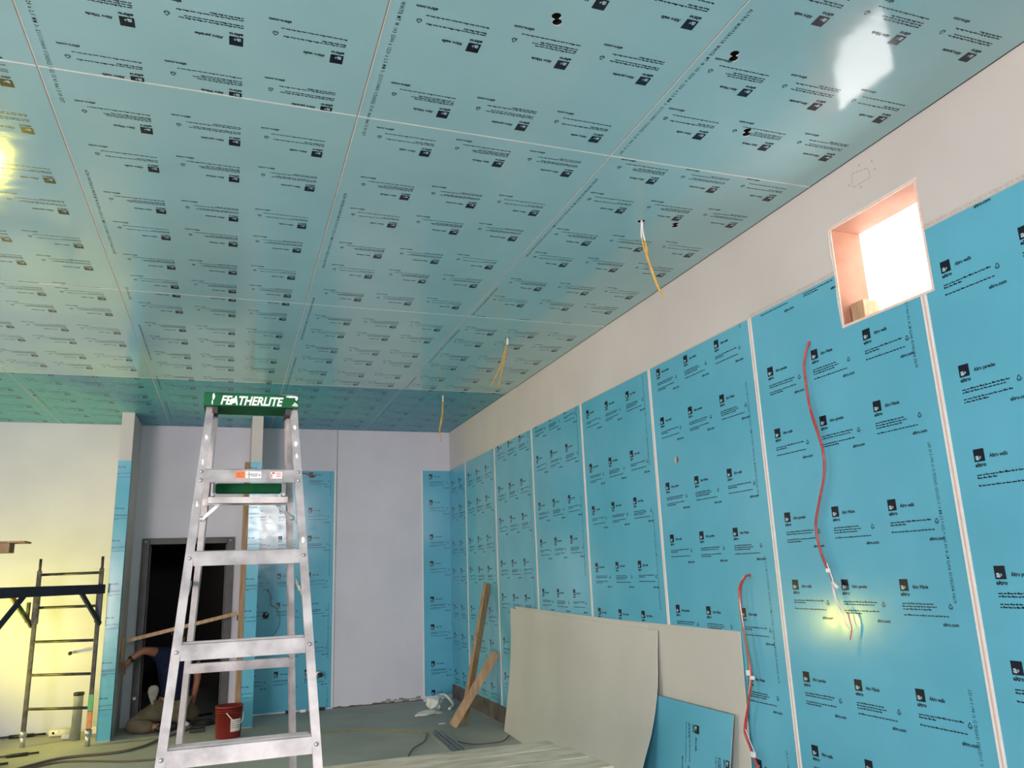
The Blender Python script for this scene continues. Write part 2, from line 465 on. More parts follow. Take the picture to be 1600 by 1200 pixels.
def sheet_with_print(name, outer, holes, M, mats, pr, parent, depth=0.0025, eps=0.0006):
    """one printed sheet: the plastic body and its ink in one mesh (film, ink, light ink, edge)"""
    body = slab(name, outer, holes, M, depth, mats)
    v, t, m = pr
    nb = len(body.vertices)
    bv = np.empty(nb * 3); body.vertices.foreach_get('co', bv); bv = bv.reshape(-1, 3)
    faces = [tuple(p.vertices) for p in body.polygons]
    mi = []
    N = (M.to_3x3() @ Vector((0, 0, 1)))
    for p in body.polygons: mi.append(0 if abs(p.normal.dot(N)) > 0.9 else 3)
    bpy.data.meshes.remove(body)
    if len(v):
        Mn = np.array(M)
        loc = np.concatenate([v, np.full((len(v), 1), eps), np.ones((len(v), 1))], 1)
        loc[:, 2] += 0.0
        pv = (loc @ Mn.T)[:, :3]
        # light ink a hair further out
        lm = np.zeros(len(v), bool); lm[t[m == 1].ravel()] = True
        pv[lm] += np.array(N) * 0.0005
        allv = np.concatenate([bv, pv]); faces += [tuple(int(x) + nb for x in tr) for tr in t]; mi += [1 if q == 0 else 2 for q in m]
    else:
        allv = bv
    me = bpy.data.meshes.new(name); me.from_pydata(allv.tolist(), [], faces)
    me.polygons.foreach_set('material_index', mi); me.update()
    for q in mats: me.materials.append(q)
    o = bpy.data.objects.new(name, me); COL.objects.link(o)
    if parent is not None: o.parent = parent
    return o

def structure(name, bm, m, parent=None):
    o = obj(name, bm, m, parent)
    if parent is None: o['kind'] = 'structure'
    return o

# ------------------------------------------------------------------ the room shell
b = NB(); box(b, (XL - 0.2, YF - 0.2, -0.12), (0.2, 3.6, 0)); floor = structure('floor', b, CONC)

# ceiling: substrate with the drilled holes, roof deck above it, both near-black for the holes' shade
HOLES = [(-1.826, -8.356, 'd'), (-1.066, -8.363, 'd'), (-0.673, -7.902, 'd'), (-0.468, -6.921, 'd'), (-0.691, -6.915, 's'),
         (-0.695, -4.548, 's'), (-0.682, -2.295, 's'), (-2.267, -2.258, 's'), (-4.84, -1.544, 's')]
def hole_loops(hx, hy, kd, grow=0.0):
    if kd == 's': return [circle(hx, hy, 0.022 + grow)]
    # two overlapping drill holes: one figure-of-eight outline
    r = 0.018 + grow; out = []
    d = 0.0165
    a0 = math.acos(min(1, d / r)) if d < r else 0.0
    ang = 2.2
    for k in range(15):
        a = -PI / 2 + ang - PI / 2 + (2 * PI - 2 * a0) * 0
    for c, start in ((1, 0), (-1, PI)):
        for k in range(13):
            a = start - (PI - a0) + 2 * (PI - a0) * k / 12
            x = c * d + r * math.cos(a); y = r * math.sin(a)
            q = 0.45
            out.append((hx + x * math.cos(1.1) - y * math.sin(1.1), hy + x * math.sin(1.1) + y * math.cos(1.1)))
    return [out]
MC = Matrix.Translation((0, 0, 0))
# facing down: U = +X, V = -Y  -> N = -Z
MDOWN = lambda z: frame((0, 0, z), (1, 0, 0), (0, -1, 0))
def dn(loop): return [(x, -y) for x, y in loop]
hl = [dn(l) for h in HOLES for l in hole_loops(*h, grow=0.002)]
me = slab('ceiling', [(XL, 14.0), (0.0, 14.0), (0.0, 0.0), (XL, 0.0)], hl, MDOWN(H + 0.003), 0.016, None)
ceiling = link_mesh('ceiling', me, None, [HOLE_SHADE]); ceiling['kind'] = 'structure'
b = NB(); box(b, (XL - 0.2, YF - 0.2, H + 0.021), (0.2, 0.16, H + 0.14)); structure('ceiling_roof_deck', b, HOLE_SHADE)

# ceiling film sheets -------------------------------------------------
CREF = {  # (column, row): (reference y, row kind); column 0 = against the right wall, row 0 = furthest
    (0, 3): (-8.141, 'B'), (0, 2): (-7.332, 'B'), (1, 3): (-8.09, 'A'), (1, 2): (-7.283, 'A'),
    (2, 3): (-7.873, 'B'), (2, 2): (-7.14, 'B'), (3, 2): (-7.0, 'A'), (3, 3): (-7.95, 'A')}
CSTR = {(1, 3): -8.49, (1, 2): -6.808, (1, 1): -5.182, (0, 3): -8.611, (2, 2): -6.72, (2, 3): -8.40}
xs = [-0.004] + SEAMX + [XL + 0.02]
xs = [x for x in xs if x > XL + 0.3] + [XL + 0.02]
ys = [-0.004] + SEAMY + [YF + 0.02]
rr = random.Random(11)
GAP = 0.004
for c in range(len(xs) - 1):
    for r in range(len(ys) - 1):
        x1, x0 = xs[c] - GAP, xs[c + 1] + GAP
        y1, y0 = ys[r] - GAP, ys[r + 1] + GAP
        ref, row = CREF.get((c, r), (y0 + rr.uniform(0.2, 0.9), rr.choice('AB')))
        vs0 = CSTR.get((c, r), y0 + rr.uniform(0.1, 1.4))
        visible = r <= 3 and c <= 5
        # sheet frame: reads with U = -X, V = +Y, N = -Z
        M = frame((x1, 0, H), (-1, 0, 0), (0, 1, 0))
        rc = (0.0, y0, x1 - x0, y1)
        if visible:
            res = 2 if r == 3 else 1
            pr = film_print([rc], ref, row, 0.108, (1.172 if c else 1.155), res, 1.05, 1.63, STR_C, vs0)
        else:
            pr = (np.zeros((0, 2)), np.zeros((0, 3), int), np.zeros(0, int))
        hs = []
        for h in HOLES:
            if x0 < h[0] < x1 and y0 < h[1] < y1:
                hs += [[(x1 - x, y) for x, y in l] for l in hole_loops(*h)]
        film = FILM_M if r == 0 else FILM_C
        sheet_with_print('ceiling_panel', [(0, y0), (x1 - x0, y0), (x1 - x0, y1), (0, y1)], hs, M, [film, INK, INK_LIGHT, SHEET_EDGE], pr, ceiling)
for x in xs[1:-1]:
    b = NB(); box(b, (x - GAP + .0002, YF + .02, H + 0.0028), (x + GAP - .0002, -0.004, H + 0.0006), 0)
    box(b, (x + GAP - 0.0030, YF + .02, H + 0.0006), (x + GAP - 0.0003, -0.004, H - 0.0005), 1)
    obj('ceiling_joint', b, [SEAM_DARK, STRIP], ceiling)
for y in ys[1:-1]:
    for c in range(len(xs) - 1):
        b = NB(); box(b, (xs[c + 1] + GAP, y - GAP + .0003, H + 0.0028), (xs[c] - GAP, y + GAP - .0003, H - 0.0006))
        obj('ceiling_cross_joint', b, STRIP, ceiling)

# right wall: masonry with the window opening, drywall skin, blue sheets -------------------
WY0, WY1, WZ0, WZ1 = -8.181, -7.620, 2.709, 3.250
# facing -X: U = -Y, V = +Z -> N = U x V = (-Y) x Z = -X
MR = lambda x: frame((x, 0, 0), (0, -1, 0), (0, 0, 1))
win = [(-WY1, WZ0), (-WY0, WZ0), (-WY0, WZ1), (-WY1, WZ1)]
WH = [(5.954, 2.285, 0.027, 0.029), (7.37, 2.705, 0.011, 0.016), (6.64, 1.503, 0.011, 0.016)]
me = slab('wall_right', [(-0.0, 0), (14.0, 0), (14.0, H + 0.02), (-0.0, H + 0.02)], [win], MR(0.018), 0.172, None)
wall_right = link_mesh('wall_right', me, None, [CURB]); wall_right['kind'] = 'structure'
me = slab('drywall_skin', [(0.0, 0), (14.0, 0), (14.0, H + 0.003), (0.0, H + 0.003)], [win] + [circle(*h) for h in WH], MR(0.003), 0.0145, None)
link_mesh('drywall_skin', me, wall_right, [DRYWALL])
b = NB(); box(b, (-0.013, 0.0, 0), (0.0025, YF + 0.02, 0.168)); structure('baseboard_right', b, CURB)

J1 = -0.7884
joints = [J1 - i * W for i in range(11)]
WREF = [None, (2.837, 'A'), (2.995, 'B'), (2.698, 'B'), (2.912, 'B'), (2.966, 'A'), (2.660, 'A'), (2.818, 'B')]
WSTR = {6: 1.380, 5: 1.95, 4: 2.30, 3: 1.52, 2: 1.9, 7: 1.1, 1: 1.6}
ZB = 0.172
edges_y = [-0.0003] + joints
rr = random.Random(5)
for i in range(len(edges_y) - 1):
    ya = edges_y[i] - (0.016 if i else 0.0); yb = edges_y[i + 1] + 0.016
    if yb < YF: break
    w = ya - yb
    M = frame((0.0, ya, 0), (0, -1, 0), (0, 0, 1))
    outer = [(0, ZB), (w, ZB), (w, BT), (0, BT)]; rects = [(0, ZB, w, BT)]; hs = []
    if i == 6:   # window notch at the upper right corner of this sheet
        n0 = ya - WY1
        outer = [(0, ZB), (w, ZB), (w, WZ0), (n0, WZ0), (n0, BT), (0, BT)]
        rects = [(0, ZB, n0, BT), (n0, ZB, w, WZ0)]
    if i == 7:
        n0 = ya - WY0
        outer = [(0, ZB), (w, ZB), (w, BT), (n0, BT), (n0, WZ0), (0, WZ0)]
        rects = [(0, ZB, n0, WZ0), (n0, ZB, w, BT)]
    for h in WH:
        if 0 < ya + h[0] < w: hs.append(circle(ya + h[0], h[1], h[2] - 0.0015, h[3] - 0.0015))
    ref, row = WREF[i] if i < len(WREF) and WREF[i] else (2.83, 'A')
    if i == 0:
        pr = film_print(rects, 2.83, 'A', 0.100, None, 1, 0.68, 1.02, STR_W, 0)
    elif i <= 8:
        pr = film_print(rects, ref, row, 0.092, 1.109, 2 if i >= 5 else 1, 0.68, 1.02, STR_W, WSTR.get(i, 1.3))
    else:
        pr = (np.zeros((0, 2)), np.zeros((0, 3), int), np.zeros(0, int))
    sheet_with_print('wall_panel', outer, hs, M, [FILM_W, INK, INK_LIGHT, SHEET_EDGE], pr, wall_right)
for i, y in enumerate(joints):
    if y < YF + 0.1: break
    zt = BT + 0.002 if i != 6 else WZ0 - 0.002
    b = NB()
    box(b, (0.0025, y - 0.0158, ZB), (-0.0028, y + 0.0158, zt), 0)
    box(b, (-0.0027, y - 0.0042, ZB), (-0.0034, y + 0.0042, zt), 1)
    obj('joint_strip', b, [STRIP, STRIP_PINK], wall_right)
# perforated trim along the top edge of the nearer sheets
for (y0, y1) in ((-6.90, WY1 + 0.002), (WY0 - 0.002, -9.4)):
    b = NB(); box(b, (0.0028, y0, BT + 0.003), (0.0008, y1, BT + 0.026), 0)
    y = y0 - 0.02
    while y > y1 + 0.01:
        r_ = bmesh.ops.create_circle(b, cap_ends=True, segments=6, radius=0.0030,
                                     matrix=Matrix.Translation((0.0004, y, BT + 0.016)) @ Matrix.Rotation(PI / 2, 4, 'Y'))
        for f in {f for v in r_['verts'] for f in v.link_faces}: f.material_index = 1
        y -= 0.024
    obj('perforated_trim', b, [TRIM_DULL, SEAM_DARK], wall_right, recalc=False)
b = NB(); box(b, (0.0028, -0.004, BT + 0.002), (0.0012, -6.89, BT + 0.010)); obj('top_edge_trim', b, TRIM_DULL, wall_right)
# pencil sketch of a box above the window hole
b = NB()
def stroke(p, q, x=0.0026, w=0.0016):
    a = V(x, *p); c = V(x, *q); d = (c - a).normalized(); n = d.cross(V(1, 0, 0)) * w
    vs = [b.verts.new(k) for k in (a - n, c - n, c + n, a + n)]; b.faces.new(vs)
pk = [(-7.823, 3.462), (-7.925, 3.440), (-7.934, 3.385), (-7.815, 3.388)]
for i in range(4):
    a, c = pk[i], pk[(i + 1) % 4]
    for k in range(4):
        s0, s1 = k / 4 + 0.02, k / 4 + 0.2
        stroke((a[0] + (c[0] - a[0]) * s0, a[1] + (c[1] - a[1]) * s0), (a[0] + (c[0] - a[0]) * s1, a[1] + (c[1] - a[1]) * s1))
for (y, z) in ((-7.87, 3.48), (-7.96, 3.41), (-7.79, 3.41), (-7.86, 3.365), (-7.95, 3.46)):
    stroke((y, z), (y - 0.012, z + 0.004)); stroke((y - 0.004, z - 0.006), (y - 0.006, z + 0.008))
obj('pencil_sketch', b, PENCIL, wall_right, recalc=False)

# window hole: timber reveal boards, a scrap of pine wedged in the lower corner
window = bpy.data.objects.new('window_1', None); COL.objects.link(window); window['kind'] = 'structure'
XO = 0.19
for nm, a, c in (('reveal_board', (0.002, WY1 + 0.0, WZ0), (XO, WY1 - 0.012, WZ1)), ('reveal_board', (0.002, WY0, WZ0), (XO, WY0 + 0.012, WZ1)),
                 ('reveal_board', (0.002, WY0 + 0.012, WZ1), (XO, WY1 - 0.012, WZ1 - 0.012)), ('reveal_board', (0.002, WY0 + 0.012, WZ0), (XO, WY1 - 0.012, WZ0 + 0.012))):
    b = NB(); box(b, a, c, bev=0.002); obj(nm, b, REVEAL, window)
b = NB(); box(b, (0.05, WY1 - 0.02, WZ0 + 0.0122), (0.15, WY1 - 0.105, WZ0 + 0.125), bev=0.003); obj('wood_block', b, WOOD, window)
b = NB()
for a_, c_ in (((-0.0012, WY1, WZ0), (0.0018, WY1 - 0.0125, WZ1)), ((-0.0012, WY0, WZ0), (0.0018, WY0 + 0.0125, WZ1)),
               ((-0.0012, WY0 + 0.0125, WZ1), (0.0018, WY1 - 0.0125, WZ1 - 0.0125)), ((-0.0012, WY0 + 0.0125, WZ0), (0.0018, WY1 - 0.0125, WZ0 + 0.0125))):
    box(b, a_, c_)
obj('edge_lining', b, LINING, window)
b = NB()
tube(b, [(0.004, WY1 + 0.004, WZ0), (0.002, WY1 + 0.007, WZ0 + 0.15), (0.003, WY1 + 0.004, WZ0 + 0.3), (0.001, WY1 + 0.008, WZ0 + 0.42), (0.003, WY1 + 0.005, WZ1)], 0.004, 5)
tube(b, [(0.003, WY1, WZ1 + 0.002), (0.002, WY1 - 0.2, WZ1 + 0.005), (0.003, WY1 - 0.4, WZ1 + 0.003), (0.003, WY0, WZ1 + 0.002)], 0.0035, 5)
obj('rough_plaster_edge', b, STRIP, window)

# back wall with the door opening --------------------------------------------------
DX0, DX1, DZ = -3.865, -2.812, 2.135
MB = lambda y: frame((0, y, 0), (1, 0, 0), (0, 0, 1))       # N = X x Z = -Y
dop = [(DX0 + 0.02, 0), (DX1 - 0.02, 0), (DX1 - 0.02, DZ - 0.02), (DX0 + 0.02, DZ - 0.02)]
outl = [dop[0], dop[3], dop[2], dop[1]] + [(0.19, 0), (0.19, H + 0.02), (XL - 0.15, H + 0.02), (XL - 0.15, 0)]
me = slab('wall_back', outl, [], MB(0.003), 0.15, None)
wall_back = link_mesh('wall_back', me, None, [DRYWALL_B]); wall_back['kind'] = 'structure'
def back_sheet(x0, x1, z0, z1, ul, ref, row, vt, vs0):
    M = frame((x0, 0.0, 0), (1, 0, 0), (0, 0, 1))
    rc = (0, z0, x1 - x0, z1)
    pr = film_print([rc], ref, row, ul, vt, 1, 0.68, 1.02, STR_W, vs0)
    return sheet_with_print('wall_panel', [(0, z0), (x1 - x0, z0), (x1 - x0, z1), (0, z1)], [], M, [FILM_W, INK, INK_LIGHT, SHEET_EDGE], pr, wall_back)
back_sheet(-2.545, -1.586, 0.02, 2.975, -0.105 - 0.0, 2.957, 'B', 0.910, 1.62)
back_sheet(-0.389, -0.0003, 0.045, 2.990, 0.092, 2.942, 'A', None, 0)
for x in (-1.579, -0.396):
    b = NB(); box(b, (x - 0.008, 0.0028, 0.03), (x + 0.008, -0.004, 2.985)); obj('edge_trim', b, STRIP, wall_back)
b = NB(); box(b, (-1.56, 0.0031, 0.03), (-1.554, 0.0015, H)); box(b, (-1.55, 0.0031, 2.0), (-1.546, 0.0022, H)); obj('drywall_joint', b, MATS['grey_rag'], wall_back)

b = NB(); box(b, (-0.004, -0.0002, 0.172), (-0.0003, -0.004, 2.99)); obj('corner_cover_strip', b, FILM_M, wall_back)  # thin dark strip added to cover a bright line in the corner
# ragged foot of the drywall: dark gap and torn paper face
b = NB(); rg = random.Random(9); x = -1.565
while x < -0.41:
    w_ = rg.uniform(0.03, 0.09); h_ = rg.uniform(0.010, 0.026)
    box(b, (x, 0.0028, 0.0005), (min(x + w_, -0.405), 0.0012, h_)); x += w_
obj('floor_gap', b, CURB, wall_back); wall_back.children[-1]['kind'] = 'stuff'
b = NB(); x = -0.95
while x < -0.45:
    w_ = rg.uniform(0.03, 0.08)
    box(b, (x, 0.0018, 0.024), (x + w_ - 0.002, -0.002, rg.uniform(0.035, 0.06))); x += w_
obj('torn_paper', b, MATS['grey_rag'], wall_back); wall_back.children[-1]['kind'] = 'stuff'
# two short wing walls standing out from the back wall, blue sheet on their front edge
def wing(name, x0, x1, ztop_rot):
    yf = -0.80
    b = NB(); box(b, (x0, 0.0, 0), (x1, yf, H)); o = structure(name, b, DRYWALL)
    M = frame((x0 - 0.002, yf - 0.003, 0), (1, 0, 0), (0, 0, 1)); w = x1 - x0 + 0.004
    pr = film_print([(0, 0.01, w, 2.975)], 2.935, 'B', -0.068 if x0 < -3 else -0.075, None, 1, 0.6, 1, STR_W, 0)
    sheet_with_print('corner_sheet', [(0, 0.01), (w, 0.01), (w, 2.975), (0, 2.975)], [], M, [FILM_W, INK, INK_LIGHT, SHEET_EDGE], pr, o)
    # return of the sheet round the corner
    b = NB(); box(b, (x1 + 0.0005, yf - 0.004, 0.01), (x1 + 0.003, yf + 0.13, 2.975)); obj('corner_return', b, FILM_W, o)
    b = NB(); box(b, (x0 - 0.0005, yf - 0.004, 0.01), (x0 - 0.003, yf + 0.06, 2.975)); obj('corner_return', b, FILM_W, o)
    return o
wing('wall_wing_left', -4.098, -3.968, 0); wing('wall_wing_right', -2.670, -2.545, 0)

# door frame and the unlit room behind it
door = bpy.data.objects.new('door_1', None); COL.objects.link(door); door['kind'] = 'structure'
for nm, a, c in (('door_jamb', (DX0, 0.12, 0), (DX0 + 0.085, -0.035, DZ)), ('door_jamb', (DX1, 0.12, 0), (DX1 - 0.085, -0.035, DZ)),
                 ('door_head', (DX0 + 0.085, 0.12, DZ), (DX1 - 0.085, -0.035, DZ - 0.075))):
    b = NB(); box(b, a, c, bev=0.004); obj(nm, b, DOORFR, door)
for nm, x0, x1, z0, z1 in (('door_stop', DX0 + 0.086, DX0 + 0.10, 0, DZ - 0.09), ('door_stop', DX1 - 0.086, DX1 - 0.10, 0, DZ - 0.09)):
    b = NB(); box(b, (x0, 0.03, z0), (x1, 0.07, z1)); obj(nm, b, DOORFR, door)
for x in (DX0 + 0.04, DX1 - 0.045):
    b = NB(); lathe(b, [(0, -0.002), (0.012, -0.002), (0.012, 0.001), (0.0, 0.001)], (x, -0.036, DZ - 0.04), 10, axis='Y'); obj('screw', b, STEEL, door)
b = NB(); box(b, (DX0 + 0.02, -0.036, 0.30), (DX0 + 0.05, -0.042, 0.33)); obj('anchor_plate', b, STEEL, door)
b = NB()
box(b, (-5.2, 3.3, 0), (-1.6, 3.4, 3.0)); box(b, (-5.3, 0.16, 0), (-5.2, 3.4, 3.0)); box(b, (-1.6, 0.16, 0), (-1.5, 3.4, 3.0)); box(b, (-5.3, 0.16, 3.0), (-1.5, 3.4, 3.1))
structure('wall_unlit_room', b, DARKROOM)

# left wall and the wall behind the camera with its open loading door
b = NB()
box(b, (XL, 0.15, 0), (XL - 0.15, -4.3, H)); box(b, (XL, -7.3, 0), (XL - 0.15, YF - 0.15, H))
box(b, (XL, -4.3, 2.6), (XL - 0.15, -7.3, H)); box(b, (XL, -4.3, 0), (XL - 0.15, -7.3, 1.0))  # opening between these added for the side fill light
structure('wall_left', b, DRYWALL)
b = NB()
box(b, (XL, YF, 0), (-8.3, YF - 0.15, H)); box(b, (-8.3, YF, 2.45), (-5.8, YF - 0.15, H))
box(b, (-5.8, YF, 0), (-2.6, YF - 0.15, H)); box(b, (-1.1, YF, 0), (0.0, YF - 0.15, H))
box(b, (-2.6, YF, 0), (-1.1, YF - 0.15, 2.82)); box(b, (-2.6, YF, 3.42), (-1.1, YF - 0.15, H))
structure('wall_front', b, DRYWALL)
# ------------------------------------------------------------------ step ladder
def make_ladder():
    t = thing('step_ladder', 'tall aluminium step ladder with a green lettered top cap standing open', 'ladder', (-2.805, -7.5, 0))
    XC = -2.805
    yf = lambda z: -7.478 - 0.3328 * (1.969 - z)
    wi = lambda z: 0.161 + 0.0631 * (1.969 - z)
    yr = lambda z: -7.30 + 0.224 * (2.25 - z)
    hr = lambda z: 0.174 + 0.058 * (1.9 - z)
    ZT = 2.255
    for s in (-1, 1):
        b = NB()
        p0 = V(XC + s * wi(0.03), yf(0.03), 0.03); p1 = V(XC + s * wi(ZT), yf(ZT), ZT)
        d = (p1 - p0).normalized(); ax = V(s, 0, 0); ax = (ax - d * ax.dot(d)).normalized()
        ay = d.cross(ax); ay = ay if ay.y > 0 else -ay
        prof = [(0, 0), (0.029, 0), (0.029, 0.075), (0.006, 0.075), (0.006, 0.071), (0.025, 0.071), (0.025, 0.004), (0, 0.004)]
        prism(b, prof, p0, p1, ax, ay)
        rail = obj('front_rail', b, ALU, t)
        b = NB(); box(b, (p0.x - 0.01 if s > 0 else p0.x - 0.04, p0.y - 0.01, 0), (p0.x + 0.04 if s > 0 else p0.x + 0.01, p0.y + 0.085, 0.035), bev=0.004)
        obj('rubber_foot', b, BLACK, t)
        for k in range(7):   # rivets where each step meets the rail
            z = 1.969 - 0.305 * k
            for dz in (((0.014, -0.02) if k == 0 else (0.0,))):
                c = V(XC + s * (wi(z) + 0.014), yf(z + dz) - 0.0035, z + dz)
                b = NB(); lathe(b, [(0.0, -0.004), (0.006, -0.003), (0.0075, 0.001), (0.0, 0.001)], c, 8, axis='Y')
                obj('rivet', b, STEEL, rail)
        # rear rail
        b = NB()
        q0 = V(XC + s * hr(0.03), yr(0.03), 0.03); q1 = V(XC + s * hr(2.235), yr(2.235), 2.235)
        d = (q1 - q0).normalized(); ax = V(-s, 0, 0); ax = (ax - d * ax.dot(d)).normalized()
        ay = d.cross(ax); ay = ay if ay.y < 0 else -ay
        prism(b, [(0, 0), (0.027, 0), (0.027, 0.004), (0.004, 0.004), (0.004, 0.03), (0.022, 0.03), (0.022, 0.034), (0, 0.034)], q0, q1, ax, ay)
        obj('rear_rail', b, ALU_D if s < 0 else ALU, t)
        b = NB(); box(b, (q0.x - 0.03, q0.y - 0.04, 0), (q0.x + 0.03, q0.y + 0.012, 0.032), bev=0.004); obj('rubber_foot', b, BLACK, t)
        # folding spreader between front and rear rail
        b = NB(); z0 = 1.56
        x = XC + s * (wi(z0) + 0.018)
        beam(b, (x, yf(1.50) + 0.08, 1.50), (x, (yf(1.5) + yr(1.6)) / 2 + 0.04, 1.545), 0.004, 0.02)
        beam(b, (x - s * 0.005, (yf(1.5) + yr(1.6)) / 2 + 0.03, 1.545), (x - s * 0.005, yr(1.6) - 0.03, 1.58), 0.004, 0.02)
        obj('spreader', b, STEEL, t)
        # gusset brace in the rear frame, with its two bolts
        b = NB()
        a_ = V(XC + s * 0.098, yr(1.90) - 0.030, 1.898); c_ = V(XC + s * 0.172, yr(1.83) - 0.034, 1.826)
        beam(b, a_, c_, 0.006, 0.016, up=(0, -1, 0)); beam(b, a_ + V(0, -0.006, -0.008), c_ + V(0, -0.006, -0.006), 0.010, 0.006, up=(0, -1, 0))
        g = obj('gusset_brace', b, STEEL, t)
        for q in (a_, c_):
            b = NB(); lathe(b, [(0, -0.01), (0.009, -0.009), (0.012, 0.003), (0, 0.003)], q, 10, axis='Y'); obj('bolt', b, STEEL, g)
    # steps
    for k in range(7):
        z = 1.969 - 0.305 * k
        w = wi(z); y = yf(z); b = NB()
        n = V(0, 0.316, 0.949)   # along the rail
        up = n * 0.026; 
        A = V(0, y, z)
        prof = [(0, 0.0)]
        # side profile in (y, z): front lip, tread, rear lip
        pts = [(-0.0, -0.027), (0.0, 0.022), (0.004, 0.0255), (0.084, 0.0255), (0.084, -0.006), (0.080, -0.006), (0.080, 0.0215), (0.005, 0.0215), (0.005, -0.027)]
        lean = 0.3328
        P = [(y + (q[0] + (q[1] * lean if q[0] < 0.01 else 0.0255 * lean)), z + q[1]) for q in pts]
        L_ = [b.verts.new((XC - w, *q)) for q in P]; R_ = [b.verts.new((XC + w, *q)) for q in P]
        m_ = len(P)
        for i in range(m_): b.faces.new((L_[i], L_[(i + 1) % m_], R_[(i + 1) % m_], R_[i]))
        b.faces.new(L_[::-1]); b.faces.new(R_)
        st = obj('step', b, ALU, t)
        if k >= 2:
            b = NB()
            for q in range(5):
                yy = y + 0.018 + 0.015 * q
                box(b, (XC - w + 0.002, yy, z + 0.0255), (XC + w - 0.002, yy + 0.004, z + 0.0275))
            obj('tread_ribs', b, ALU_D, st)
        if k == 0:
            yy = lambda zz: y + (zz - z) * lean - 0.0009
            def sticker(x0, x1, z0, z1, m_, nm, lift=0.0):
                b = NB(); vs = [b.verts.new(q) for q in ((x0, yy(z0) - lift, z0), (x1, yy(z0) - lift, z0), (x1, yy(z1) - lift, z1), (x0, yy(z1) - lift, z1))]
                b.faces.new(vs); return obj(nm, b, m_, st, recalc=False)
            sticker(-2.860, -2.824, z - 0.011, z + 0.016, ORANGE, 'orange_sticker')
            sticker(-2.823, -2.766, z - 0.011, z + 0.016, PAINT_W, 'white_sticker')
            sticker(-2.732, -2.690, z - 0.012, z + 0.015, PAINT_W, 'white_sticker')
            for (x0, x1, z0, z1) in ((-2.812, -2.808, -0.010, 0.014), (-2.818, -2.80, 0.002, 0.005), (-2.804, -2.778, 0.003, 0.007), (-2.804, -2.780, -0.004, 0.0), (-2.776, -2.770, -0.002, 0.004)):
                sticker(x0, x1, z + z0, z + z1, GREY_STK, 'sticker_print', 0.0006)
            for (x0, x1, z0, z1) in ((-2.730, -2.726, -0.010, 0.006), (-2.727, -2.716, 0.006, 0.013), (-2.712, -2.694, 0.008, 0.011), (-2.712, -2.694, 0.001, 0.004), (-2.712, -2.694, -0.006, -0.003)):
                sticker(x0, x1, z + z0, z + z1, REDPRINT, 'sticker_print', 0.0006)
            for (x0, x1, z0, z1) in ((-2.855, -2.842, 0.002, 0.010), (-2.840, -2.829, 0.004, 0.010), (-2.854, -2.830, -0.007, -0.001)):
                sticker(x0, x1, z + z0, z + z1, REDPRINT, 'sticker_print', 0.0006)
    # horizontal bars of the rear frame
    for z, hh in ((1.892, 0.030), (1.252, 0.036), (0.62, 0.036)):
        b = NB(); w = hr(z) - 0.002
        prism(b, [(0, -hh / 2), (0.004, -hh / 2), (0.004, hh / 2 - 0.004), (0.03, hh / 2 - 0.004), (0.03, hh / 2), (0, hh / 2)],
              V(XC - w, yr(z) - 0.037, z), V(XC + w, yr(z) - 0.037, z), V(0, 1, 0), V(0, 0, 1))
        obj('rear_bar', b, ALU, t)
    # folded pail tray: green board held by end brackets
    tr = None
    b = NB(); box(b, (-2.930, -7.325, 1.917), (-2.682, -7.300, 1.957), bev=0.005); tr = obj('pail_tray', b, GREEN, t)
    for x0, x1 in ((-2.944, -2.931), (-2.681, -2.664)):
        b = NB(); box(b, (x0, -7.328, 1.905), (x1, -7.296, 1.958), bev=0.003); obj('tray_bracket', b, STEEL, tr)
    b = NB(); box(b, (-2.955, -7.318, 1.880), (-2.655, -7.300, 1.9035)); obj('tray_rail', b, ALU_D, tr)
    # top cap with lettering
    YC0, YC1 = -7.415, -7.245
    b = NB()
    prism(b, [(-0.088, -0.026), (0.088, -0.026), (0.088, 0.022), (0.080, 0.027), (-0.080, 0.027), (-0.088, 0.022)],
          V(-2.987, (YC0 + YC1) / 2, 2.275), V(-2.632, (YC0 + YC1) / 2, 2.275), V(0, 1, 0), V(0, 0, 1))
    cap = obj('top_cap', b, GREEN, t)
    for x0, x1 in ((-2.955, -2.935), (-2.680, -2.660)):
        b = NB(); box(b, (x0, -7.40, 2.249), (x1, -7.26, 2.222)); obj('cap_bracket', b, BLACK, cap)
    yt = YC0 + 0.0052 - 0.0015
    pr = Print(); pr.text('FEATHERLITE', 0.0, 0.0, 0.236, 0.0335, 0, shear=0.28, bold=0.03, res=3)
    v, tt, m_ = pr.arrays()
    yfront = (YC0 + YC1) / 2 - 0.0886
    me = bpy.data.meshes.new('cap_lettering')
    me.from_pydata([(-2.926 + q[0] - t.location.x, yfront - t.location.y, 2.2545 + q[1] - 0.0) for q in v], [], [tuple(map(int, q)) for q in tt])
    # the cap slopes: nothing to bend, the front face is upright
    lt = link_mesh('cap_lettering', me, cap, [PAINT_W]); lt.location = (0, 0, 0)
    lt.parent = cap
    b = NB(); rp = random.Random(2)
    def blob(cx, cz, rx, rz, n=11):
        b.faces.new([b.verts.new((cx + rx * math.cos(2 * PI * k / n) * rp.uniform(0.7, 1.2), yfront - 0.0006, cz + rz * math.sin(2 * PI * k / n) * rp.uniform(0.7, 1.2))) for k in range(n)])
    b.free()
    for q in ((-2.952, 2.284, 0.005, 0.014), (-2.956, 2.262, 0.0025, 0.010), (-2.880, 2.268, 0.013, 0.010), (-2.66, 2.293, 0.024, 0.004), (-2.640, 2.286, 0.006, 0.007)):
        b = NB(); blob(*q); obj('paint_smear', b, PAINT_W, cap, recalc=False)
    b = NB(); n_ = [( -2.658, 2.256), (-2.634, 2.254), (-2.634, 2.262), (-2.646, 2.272)]
